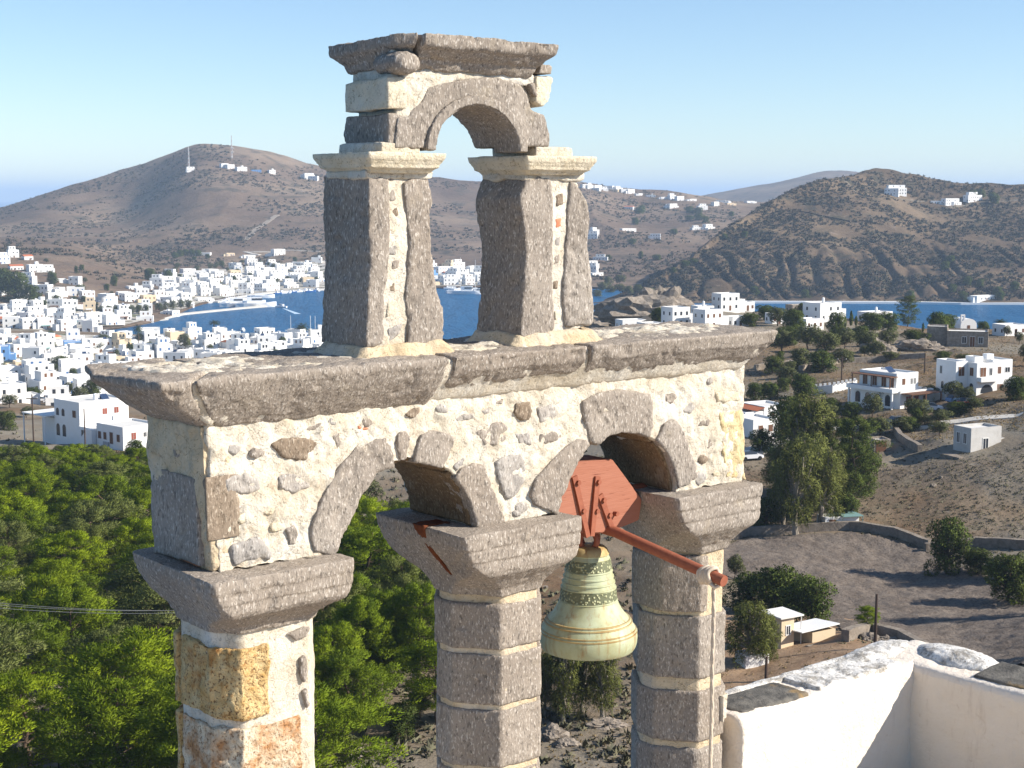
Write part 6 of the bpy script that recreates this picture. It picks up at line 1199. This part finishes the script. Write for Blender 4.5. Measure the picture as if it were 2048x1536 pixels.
# boats
def hull(L, B, H): 
    st = [(-.5, .62, .0), (-.3, .9, -.1), (0, 1.0, -.12), (.25, .78, -.1), (.42, .36, 0), (.5, .03, .12)]
    return [[(x*L, -b*B/2, H+dz*H*.0+(.25*H if x > .3 else 0)), (x*L, -b*B*.36, -.25*H), (x*L, 0, -.4*H), (x*L, b*B*.36, -.25*H), (x*L, b*B/2, H+(.25*H if x > .3 else 0))] for x, b, dz in st]
def yacht(px, py, yaw, L, lab, col='boat', sail=True):
    x, y, _ = sea_pt(px, py); e = empty('yacht' if sail else 'motorboat', (x, y, .1), yaw); tag(e, lab, 'boat', 'boats moored in the harbour')
    MB().loft(hull(L, L*.32, L*.10)).build('hull', M[col], e)
    MB().box(-.22*L, .14*L, -.09*L, .09*L, L*.09, L*.155 if sail else L*.24).build('cabin', M['boat'], e)
    if sail:
        m = MB().tube([(.06*L, 0, L*.1), (.06*L, 0, L*1.35)], .16, 6).build('mast', M['mast'], e)
        MB().tube([(.06*L, 0, L*.27), (-.36*L, 0, L*.27)], .17, 6).build('boom', M['boat_blue' if int(px) % 2 else 'mast'], e)
    else: MB().box(-.1*L, .15*L, -.095*L, .095*L, L*.17, L*.215).build('windscreen', M['glass'], e)
    return e
for i, (px, py) in enumerate(((452, 608), (460, 606), (468, 604), (476, 606), (484, 603), (492, 602), (456, 603), (464, 600), (500, 600))): yacht(px, py, R(70+rng.uniform(-15, 15)), rng.uniform(11, 15), 'sailing yacht with bare mast, %s from left in the marina pack' % ORD[i+1])
for i, (px, py) in enumerate(((556, 588), (566, 587), (580, 586), (588, 585), (600, 584), (612, 583), (622, 584), (634, 582))): yacht(px, py, R(rng.uniform(40, 120)), rng.uniform(8, 12), 'small white motorboat, %s from left along the far quay' % ORD[i+1], 'boat' if i % 3 else 'boat_blue', False)
for i, (px, py, L, c) in enumerate(((908, 579, 11, 'boat'), (918, 586, 22, 'boat'), (936, 588, 26, 'boat'), (948, 583, 20, 'boat'), (958, 588, 18, 'boat_blue'), (898, 577, 10, 'boat'))): yacht(px, py, R(rng.uniform(-10, 25)), L, 'boat seen between the upper pillars, %s from left' % ORD[i+1], c, L > 19 and i % 2 == 1)
for i, (px, py, L, c) in enumerate(((512, 614, 30, 'boat'), (475, 613, 26, 'boat'), (522, 596, 22, 'boat'), (505, 607, 20, 'boat'))): yacht(px, py, R(12), L, ['white ferry moored at the end of the pier', 'long white excursion boat along the pier', 'white gulet moored off the marina', 'white launch inside the pier'][i], c, i == 2)
yacht(562, 615, R(155), 10, 'white speedboat crossing the bay with a pale wake', 'boat', False)
a = Vector(sea_pt(567, 617)); b = Vector(sea_pt(596, 628)); d = (b-a).normalized(); n_ = Vector((-d.y, d.x, 0))
tag(MB().add([tuple(a-n_*.6+Vector((0, 0, .06))), tuple(a+n_*.6+Vector((0, 0, .06))), tuple(b+n_*2.2+Vector((0, 0, .06))), tuple(b-n_*2.2+Vector((0, 0, .06)))], [(0, 1, 2, 3)]).build('wake', M['foam']), 'faint pale wake trailing behind the speedboat', 'wake', kind='stuff')
for i, (px, py) in enumerate(((580, 668), (620, 668), (630, 669), (486, 662))): yacht(px, py, R(20+i*30), 8, 'small boat off the near shore, %s from left' % ORD[(2, 3, 4, 1)[i]], 'boat', i < 3)
# cars
def car(px, py, yaw, col, lab):
    p = hit(px, py, ('hillside',)); e = empty('parked_car', (p.x, p.y, p.z+.05), R(yaw)); tag(e, lab, 'car', 'cars parked by the houses')
    MB().loft([[(x, -w, .32), (x, w, .32), (x, w, h), (x, -w, h)] for x, w, h in ((-2.0, .72, .75), (-1.9, .82, .85), (-.9, .85, .92), (.8, .85, .92), (1.7, .80, .80), (2.0, .70, .62))]).build('body', M[col], e)
    MB().loft([[(-1.75, -.72, .86), (-1.75, .72, .86), (1.0, .72, .9), (1.0, -.72, .9)], [(-1.3, -.62, 1.4), (-1.3, .62, 1.4), (.35, .62, 1.4), (.35, -.62, 1.4)]]).build('windows', M['glass'], e)
    for sx in (-1.25, 1.25):
        for sy in (-.8, .8): MB().tube([(sx, sy-.1, .32), (sx, sy+.1, .32)], .32, 12).build('wheel', M['tyre'], e)
for a in ((1916, 806, 20, 'car_b', 'blue car parked below the stepped villa'), (1938, 812, 30, 'car_r', 'dark red car parked by the stepped villa'), (1862, 822, -20, 'car_w', 'white car beside the villa annex'), (1800, 850, 10, 'car_w', 'white car on the lane below the villa'), (1500, 920, 20, 'car_w', 'white car beside the right pillar trees'), (1745, 655, 5, 'car_w', 'white car under the garden trees'), (100, 806, 15, 'car_w', 'white car in the lot behind the villa'), (84, 803, 12, 'car_w', 'second white car in the lot behind the villa')): car(*a)
# ------------------------------------------------------------------ the air
t = bpy.data.materials.new('thin_haze'); t.use_nodes = True; nt = t.node_tree; nt.nodes.remove(nt.nodes['Principled BSDF'])
pv = nt.nodes.new('ShaderNodeVolumePrincipled'); pv.inputs['Color'].default_value = (0.56, 0.73, 0.94, 1); pv.inputs['Density'].default_value = 1.15e-4; pv.inputs['Anisotropy'].default_value = 0.0
nt.links.new(pv.outputs[0], nt.nodes['Material Output'].inputs['Volume'])
o = MB().box(-31000, 31000, -31000, 31000, -10, 240).build('haze', t); o['kind'] = 'stuff'
